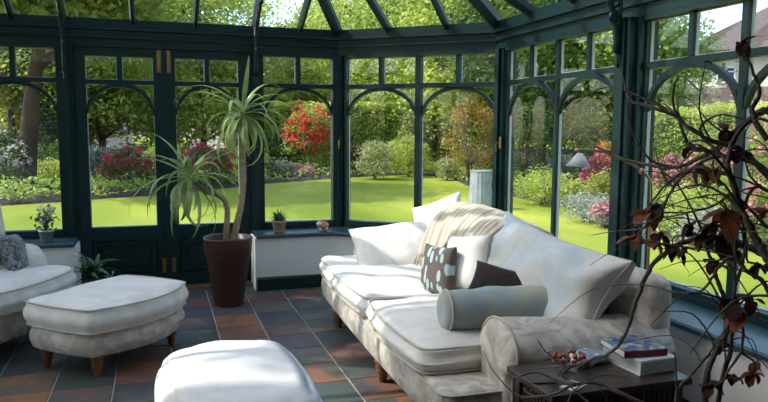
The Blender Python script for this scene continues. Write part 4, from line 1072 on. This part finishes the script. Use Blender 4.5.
# --- clipped hedges
for i, (a, c, h, wd) in enumerate(HEDGES):
    a, c = Vector(a), Vector(c); d = (c-a).normalized(); L_ = (c-a).length; mid = (a+c)/2
    root = thing('hedge', ['long clipped hedge at the end of the lawn', 'clipped bright green hedge in front of the tiled house'][i], 'hedge', (mid.x, mid.y, G0), math.atan2(d.y, d.x), 'clipped hedges')
    MB().add(*rbox((0, 0, (h-.15)/2), (L_-.2, wd-.3, h-.15), .1, (0,0,.03), 14, .08, 1.2)).build('twigs', MAT['leaf_dark'], root, True)
    N_ = int(L_*2300); u = rs.uniform(-L_/2, L_/2, N_); face = rs.uniform(0, 1, N_); z = rs.uniform(0, h, N_); y = np.full(N_, -wd/2)
    topm = face < .35; y[topm] = rs.uniform(-wd/2, wd/2, topm.sum()); z[topm] = h; bk = face > .85; y[bk] = wd/2
    lump = .10*np.sin(u*2.1)+.07*np.sin(u*5.3+1)
    P = np.stack([u, y+rs.normal(size=N_)*.07+lump*(y < 0), z+rs.normal(size=N_)*.06+lump*.5*(z > h-.01)], 1)
    V, F = leaves(P, .085 if i else .16, rs)
    o = link_mesh('foliage', fast_mesh('foliage', V, F, MAT['leaf_lime' if i else 'leaf_lime']), None, root); o['kind'] = 'stuff'

# --- ribbed planter on the lawn
pr = []; MAT['planter'] = noisy('weathered_planter', (.20,.235,.26), (.28,.315,.34), 5, .7)
pl_ = thing('planter', 'grey ribbed tapering tub standing on the lawn', 'planter', (6.27, 12.83, G0))
m = 48; v = []; f = []
for (r, z) in ((.245, 0), (.24, .05), (.20, .76), (.195, .79), (.17, .795)):
    for k in range(m):
        a = 2*PI*k/m; q = r*(1+(.035 if k % 3 == 0 else 0) if z < .78 else 1); v.append((q*math.cos(a), q*math.sin(a), z))
for j in range(4):
    for k in range(m): k2 = (k+1) % m; f.append((j*m+k, j*m+k2, (j+1)*m+k2, (j+1)*m+k))
f.append(tuple(4*m+k for k in range(m)))
MB().add(v, f).build('tub', MAT['planter'], pl_)
MB().tube([(.203*math.cos(a), .203*math.sin(a), .785) for a in [2*PI*k/32 for k in range(32)]], .014, 6, True).build('rim', MAT['planter'], pl_, True)

# --- houses beyond the garden
MAT['brown_tile'] = noisy('brown_roof_tiles', (.065,.040,.036), (.105,.066,.058), 3, .8, .6, 9, stretch=(1,1,6))
MAT['slate_roof'] = noisy('grey_roof_slates', (.20,.20,.22), (.36,.35,.37), 1.5, .7, .4, 8, stretch=(.4,.4,9))
MAT['render'] = noisy('cream_render', (.66,.60,.48), (.74,.68,.56), 1, .9)
MAT['white_paint'] = plain('white_window_paint', (.75,.76,.76), .5); MAT['dark_glass'] = plain('dark_window_glass', (.05,.07,.09), .1)
def hipped(b, x0, x1, y0, y1, z0, z1, over=.35, hip=.5):
    x0 -= over; x1 += over; y0 -= over; y1 += over; yc = (y0+y1)/2; hp = (y1-y0)*hip
    b.add([(x0,y0,z0),(x1,y0,z0),(x1,y1,z0),(x0,y1,z0),(x0+hp,yc,z1),(x1-hp,yc,z1),(x0,y0,z0-.18),(x1,y0,z0-.18),(x1,y1,z0-.18),(x0,y1,z0-.18)],
          [(0,1,5,4),(1,2,5),(2,3,4,5),(3,0,4),(0,6,7,1),(1,7,8,2),(2,8,9,3),(3,9,6,0),(9,8,7,6)])
def house_window(root, x0, x1, z0, z1, y):
    w = MB(); t = .07
    for q in ((x0, x0+t, z0, z1), (x1-t, x1, z0, z1), (x0, x1, z0, z0+t), (x0, x1, z1-t, z1), ((x0+x1)/2-.03, (x0+x1)/2+.03, z0, z1), (x0, x1, z0+(z1-z0)*.66, z0+(z1-z0)*.66+.05)): w.box(q[0], q[1], y-.06, y+.04, q[2], q[3])
    o = w.build('window', MAT['white_paint'], root); MB().box(x0+.02, x1-.02, y-.02, y+.02, z0+.02, z1-.02).build('pane', MAT['dark_glass'], o)
hs = thing('tiled_house', 'cream rendered house with brown tiled roofs beyond the right hedge', 'house', (HOUSE_AT[0], HOUSE_AT[1], G0), HOUSE_ROT)
MB().box(-1.85, 6.5, 0, 8, 0, 5.25).build('wall', MAT['render'], hs)
b = MB(); hipped(b, -2.3, 9.0, -.2, 8.2, 5.3, 8.3, .35, .52); r_ = b.build('roof', MAT['brown_tile'], hs); MB().box(3.0, 3.9, 3.6, 4.4, 7.6, 9.4).build('chimney', MAT['render'], r_)
MB().box(-3.6, 6.5, -2.4, 0, 0, 2.75).build('extension_wall', MAT['render'], hs)
e_ = MB(); e_.add([(-3.95,-2.8,2.72),(6.8,-2.8,2.72),(6.8,.02,3.62),(-1.9,.02,3.62),(-3.95,.02,2.72),(-3.95,-2.8,2.57),(6.8,-2.8,2.57),(6.8,.02,2.57),(-3.95,.02,2.57)],[(0,1,2,3),(0,3,4),(0,5,6,1),(1,6,7,2),(5,0,4,8),(8,7,6,5),(4,3,2,7,8)])
e_.build('lean_to_roof', MAT['brown_tile'], hs)
house_window(hs, -1.0, -.2, 3.80, 4.55, -.02); house_window(hs, 1.15, 2.3, 3.80, 4.95, -.02); house_window(hs, -2.6, -1.2, .9, 2.2, -2.42); house_window(hs, .5, 2.2, .9, 2.2, -2.42)
for i, at in enumerate(SLATE_HOUSES):
    h2 = thing('slate_house', ['distant house with a grey slate roof above the far left window', 'distant house with a grey slate roof behind the right door leaf'][i], 'house', (at[0], at[1], G0), HOUSE_ROT+.1, 'distant slate houses')
    MB().box(-3.2, 3.2, 0, 7, 0, 4.9).build('wall', MAT['render'], h2)
    b = MB(); hipped(b, -3.2, 3.2, 0, 7, 4.95, 8.2 if i == 0 else 7.2, .35, .15); r_ = b.build('roof', MAT['slate_roof'], h2); MB().box(-1.9, -1.2, 3.1, 3.8, 7.0, 9.0).build('chimney', MAT['render'], r_)
    house_window(h2, -2.2, -1.0, 3.0, 4.3, -.02); house_window(h2, .9, 2.1, 3.0, 4.3, -.02)

# ------------------------------------------------------------------ plants and small things indoors
def strap_leaf(L_, w, droop, seed, curl=.0, n=9):
    """long arching leaf along +x, drooping in -z, slightly folded"""
    v = []; f = []; x = z = 0; a = 0.0
    for k in range(n+1):
        t = k/n; ww = w*(min(1, .45+2.2*t) if t < .25 else 1)*(1-max(0, t-.35)/.65)**.8+.0012
        v += [(x, -ww/2, z+ww*.16), (x, 0, z), (x, ww/2, z+ww*.16)]
        a -= droop*(.4+1.6*t)/n; x += L_/n*math.cos(a); z += L_/n*math.sin(a)
    for k in range(n):
        for j in range(2): f.append((3*k+j, 3*k+3+j, 3*k+4+j, 3*k+1+j))
    return v, f
YO = (.535, 5.88, 0)
yu = thing('potted_yucca', 'tall two stemmed yucca in a brown tapered floor pot before the doors', 'plant', YO)
MB().lathe([(.001,0),(.118,0),(.125,.012),(.182,.44),(.196,.45),(.203,.565),(.207,.575),(.200,.582),(.185,.575),(.180,.52),(.001,.52)], 32).build('pot', MAT['pot_brown'], yu, True)
MB().lathe([(.001,.515),(.10,.530),(.179,.524),(.179,.519)], 20).build('soil', MAT['soil'], yu, True)
stA = spline([(-.02,0,.50),(-.005,0,.70),(0,.0,.81),(-.025,-.005,.895),(-.085,-.01,.942),(-.17,-.015,.97),(-.25,-.02,1.015),(-.30,-.02,1.08)], 5)
stB = spline([(.04,.0,.50),(.075,0,.68),(.115,.01,.85),(.137,.01,1.06),(.133,.0,1.31),(.128,-.005,1.54),(.135,-.005,1.62)], 5)
MB().tube(stA, [.026-.0002*k for k in range(len(stA))], 10).build('stem', MAT['yucca_stem'], yu, True)
MB().tube(stB, [.030-.0003*k for k in range(len(stB))], 10).build('stem', MAT['yucca_stem'], yu, True)
ry = random.Random(21); leafmesh = {}
for k in range(12):
    L_ = (.40, .50, .58, .66)[k % 4]; me = MB().add(*strap_leaf(L_, .040+.004*(k % 3), (.7, 1.8, 2.7)[k//4], k)).mesh('leaf', True); me.materials.append(MAT['yucca']); leafmesh[k] = me
def head(c, n, lo, hi, spread=.05, bias=None):
    for k in range(n):
        t = k/n; el = hi+(lo-hi)*t**.8+ry.uniform(-.12, .12); az = k*2.399+ry.uniform(-.3, .3)
        m = ry.randrange(0, 8) if el > .4 else ry.randrange(4, 12)
        o = bpy.data.objects.new('leaf', leafmesh[m]); col.objects.link(o); o.parent = yu
        o.location = (c[0]+.02*math.cos(az), c[1]+.02*math.sin(az), c[2]-spread*2*t+spread)
        o.rotation_euler = (ry.uniform(-.3, .3), -el, az)
        s_ = ry.uniform(.75, 1.05); o.scale = (s_, 1, s_)
head((-.30, -.02, 1.08), 36, -.7, 1.15); head((.135, -.005, 1.60), 44, -.7, 1.10)
# hanging string beside the stem
# --- pots on the sills
def little_pot(name, label, loc, r0, r1, h, potmat):
    t = thing(name, label, 'plant', loc)
    MB().lathe([(.001,0),(r0,0),(r0+.002,.004),(r1*.97,h*.78),(r1+.003,h*.80),(r1+.003,h),(r1-.006,h),(r1-.01,h*.86),(.001,h*.86)], 22).build('pot', MAT[potmat], t, True)
    MB().lathe([(.001,h*.86),(r1-.010,h*.875),(r1-.010,h*.86)], 14).build('soil', MAT['soil'], t, True)
    return t
sp_ = little_pot('potted_succulent', 'small green succulent in a mossy terracotta pot on the sill right of the doors', (1.055, 6.395, .522), .050, .066, .115, 'terracotta')
sm = MB().add(*strap_leaf(.115, .022, .35, 1, n=5)).mesh('leaf', True); sm.materials.append(MAT['houseplant'])
for k in range(34):
    o = bpy.data.objects.new('leaf', sm); col.objects.link(o); o.parent = sp_; el = 1.45-1.0*(k/34)+ry.uniform(-.1, .1)
    o.location = (ry.uniform(-.03, .03), ry.uniform(-.03, .03), .10); o.rotation_euler = (0, -el, k*2.4); s_ = ry.uniform(.8, 1.15); o.scale = (s_, s_, s_)
# orange and white china ornament
MAT['orange_china'] = noisy('orange_china', (.62,.17,.07), (.75,.35,.20), 18, .25); MAT['white_china'] = plain('white_china', (.75,.72,.66), .25)
om = thing('china_ornament', 'small orange and white china ornament on the corner of the sill', 'ornament', (1.475, 6.395, .522))
v, f = rbox((0, 0, .050), (.105, .062, .066), .030, (.006,.006,.006), 8); MB().add(v, f).build('body', MAT['orange_china'], om, True)
v, f = rbox((-.040, -.012, .066), (.048, .050, .046), .022, (.004,)*3, 6); MB().add(v, f).build('head', MAT['white_china'], om, True)
for x, y in ((-.03,-.018), (.03,-.018), (-.03,.018), (.03,.018)): MB().lathe([(.009,0),(.010,.01),(.012,.03)], 8, (x, y, 0)).build('foot', MAT['white_china'], om, True)
for y in (-.022, .006): MB().lathe([(.010,0),(.007,.012),(.001,.022)], 6, (-.036, y, .084)).build('ear', MAT['orange_china'], om, True)
# white flowering plant in a metal pot on the left sill
fp = little_pot('potted_flower', 'white flowering plant in a small metal pot on the sill behind the armchair', (-.925, 6.40, .522), .045, .060, .105, 'galv')
b = MB(); rr = random.Random(4); tips = []
for k in range(16):
    a = rr.uniform(0, 2*PI); q = rr.uniform(.01, .075); z = rr.uniform(.16, .30); tips.append((q*math.cos(a), q*math.sin(a), z))
    b.tube([(0, 0, .09), (q*.4*math.cos(a), q*.4*math.sin(a), z*.6), tips[-1]], [.003, .0025, .002], 5)
b.build('stems', MAT['houseplant'], fp, True)
tp = np.array(tips); k = np.repeat(np.arange(16), 16); Pf = tp[k]+rs.normal(size=(len(k), 3))*.016
V, F = leaves(Pf, .026, rs, 1.2, .8); o = link_mesh('blossoms', fast_mesh('blossoms', V, F, MAT['bloom_white']), None, fp); o['kind'] = 'stuff'
Pf = rs.normal(size=(160, 3))*np.array([.035, .035, .05])+np.array([0, 0, .18]); V, F = leaves(Pf, .040, rs); o = link_mesh('foliage', fast_mesh('foliage', V, F, MAT['houseplant']), None, fp); o['kind'] = 'stuff'
# leafy plant in a basket between armchair and doors
MAT['basket'] = noisy('wicker', (.14,.075,.035), (.24,.14,.07), 40, .8, .6)
bp_ = thing('potted_plant', 'leafy green houseplant in a low brown basket between armchair and doors', 'plant', (-.55, 6.08, 0))
b = MB().lathe([(.001,0),(.115,0),(.145,.15),(.150,.155),(.138,.158),(.128,.13),(.001,.13)], 24)
b.build('basket', MAT['basket'], bp_, True)
for z in (.03, .06, .09, .12): MB().tube([((.118+.2*z)*math.cos(a), (.118+.2*z)*math.sin(a), z) for a in [2*PI*q/28 for q in range(28)]], .008, 5, True).build('wicker_band', MAT['basket'], bp_, True)
MB().lathe([(.001,.128),(.128,.134),(.128,.130)], 16).build('soil', MAT['soil'], bp_, True)
bl = MB().add(*strap_leaf(.26, .048, 1.1, 2, n=7)).mesh('leaf', True); bl.materials.append(MAT['houseplant'])
for k in range(42):
    o = bpy.data.objects.new('leaf', bl); col.objects.link(o); o.parent = bp_; el = 1.4-1.5*(k/42)+ry.uniform(-.2, .2)
    o.location = (ry.uniform(-.05, .05), ry.uniform(-.05, .05), .13+ry.uniform(0, .20)); o.rotation_euler = (ry.uniform(-.4, .4), -el, k*2.4); s_ = ry.uniform(.6, 1.25); o.scale = (s_, s_, s_)
MB().tube([(.10,-.05,.13),(.14,-.06,.24),(.165,-.07,.30)], .003, 5).lathe([(.001,-.012),(.011,0),(.001,.012)], 8, (.165,-.07,.305)).build('flower_stalk', MAT['bloom_white'], bp_, True)

# ------------------------------------------------------------------ dried branches in a floor vase
VX, VY = 1.66, 1.40
vz = thing('floor_vase', 'dark floor vase holding the dried branches', 'vase', (VX, VY, 0))
MB().lathe([(.001,0),(.085,0),(.10,.02),(.135,.20),(.125,.36),(.075,.48),(.060,.54),(.072,.575),(.066,.575),(.052,.54),(.066,.48),(.115,.36),(.122,.20),(.001,.03)], 28).build('vase_body', MAT['dark_wood'], vz, True)
rooted = {0: 'big arching dried branch whose tip bends down onto the side table', 1: 'long dried branch sweeping left past the broad post', 2: 'dried branch reaching up to the window arch',
          4: 'thick dried branch curving up at the right edge', 5: 'dried branch arching down over the window behind the sofa end', 7: 'short hooked dried branch pointing left above the sill',
          8: 'upright dried branch rising in front of the sill', 9: 'slim upright dried branch carrying orange flowers below the sill', 10: 'short dried branch leaning right in front of the dwarf wall',
          14: 'looping dried branch at the right edge', 15: 'straight thin dried branch crossing the window behind the sofa end', 17: 'low dried branch lying across the near edge of the side table'}
child_of = {3: 2, 6: 5, 11: 9, 12: 9, 13: 1, 16: 17}
rb = random.Random(9); broot = {}; bpts = {}
def jitter(pts, a): return [(p[0]+rb.uniform(-a, a), p[1]+rb.uniform(-a, a), p[2]+rb.uniform(-a, a)) for p in pts]
for k in list(rooted)+list(child_of):
    r, pts = BRANCHES[k]
    if k in rooted:
        q = [(VX+rb.uniform(-.03, .03), VY+rb.uniform(-.03, .03), .30), (VX+rb.uniform(-.025, .025), VY+rb.uniform(-.025, .025), .56)]
        if pts[0][2] > .80: q.append(tuple((pts[0][i]+q[1][i])/2+(.05 if i == 0 else 0) for i in range(3)))
        pts = q+pts
    sp2 = jitter(spline(pts, 6), r*.2); bpts[k] = sp2; m = len(sp2)
    b = MB().tube(sp2, [r*(1.05-.72*i/(m-1))*rb.uniform(.88, 1.14) for i in range(m)], 7)
    org = (VX, VY, 0)
    if k in rooted:
        t = thing('dried_branch', rooted[k], 'branch', org, group='dried branches in the floor vase'); broot[k] = t
        b.build('stem', MAT['branch'], t, True, org=org)
        for _ in range(6):                           # thin arching side twigs
            i = rb.randint(m//3, m-2); p = Vector(sp2[i]); d = (Vector(sp2[i+1])-p).normalized(); sd_ = Vector((rb.uniform(-1,1), rb.uniform(-1,1), rb.uniform(-.6,1))).normalized(); L_ = rb.uniform(.10, .26)
            q = [p, p+(d*.8+sd_*.3)*L_*.35, p+(d*.6+sd_*.9)*L_*.7, p+(d*.2+sd_*1.3)*L_-Vector((0,0,.25*L_))]
            q = spline(q, 4); MB().tube(q, [r*(.42-.32*k_/(len(q)-1)) for k_ in range(len(q))], 5).build('twig', MAT['branch'], t, True, org=org)
    else: b.build('side_branch', MAT['branch'], broot[child_of[k]], True, org=org)
def bloom(c, s, kind, seed):
    rr = random.Random(seed); b = MB()
    for k in range(rr.randint(4, 6)):
        n = 5; v = []; az = k*2*PI/5+rr.uniform(-.4, .4); el = rr.uniform(-.6, 1.1); L_ = s*rr.uniform(.7, 1.1); w = s*rr.uniform(.45, .65); curl = rr.uniform(.6, 1.8); x = z = 0; a = 0; f = []
        for i in range(n+1):
            t = i/n; ww = w*math.sin(PI*min(.97, t*.88+.10))**.8
            v += [(x, -ww/2, z+ww*.22*(1-t)+rr.uniform(-.003, .003)), (x, 0, z), (x, ww/2, z+ww*.22*(1-t)+rr.uniform(-.003, .003))]; a -= curl/n; x += L_/n*math.cos(a); z += L_/n*math.sin(a)
        for i in range(n):
            for j in range(2): f.append((3*i+j, 3*i+3+j, 3*i+4+j, 3*i+1+j))
        M = Matrix.Translation(c) @ Matrix.Rotation(az, 4, 'Z') @ Matrix.Rotation(-el, 4, 'Y'); b.add([tuple(M @ Vector(p)) for p in v], f)
    b.lathe([(.001,-.012),(.009,-.004),(.008,.006),(.001,.012)], 7, c)
    return b
for i, (c, s, kd) in enumerate(BLOOMS):
    best = min(((min(math.dist(c, p) for p in bpts[k]), k) for k in bpts))[1]; near = min(bpts[best], key=lambda p: math.dist(c, p))
    k = best if best in broot else child_of[best]
    b = bloom(c, s, kd, i)
    if math.dist(c, near) > .01: b.tube([near, tuple((near[j]+c[j])/2+(.006 if j == 2 else 0) for j in range(3)), c], [.0035, .003, .003], 5)
    b.build('dried_flower', MAT['petal_rust' if kd else 'petal_dark'], broot[k], True, org=(VX, VY, 0))
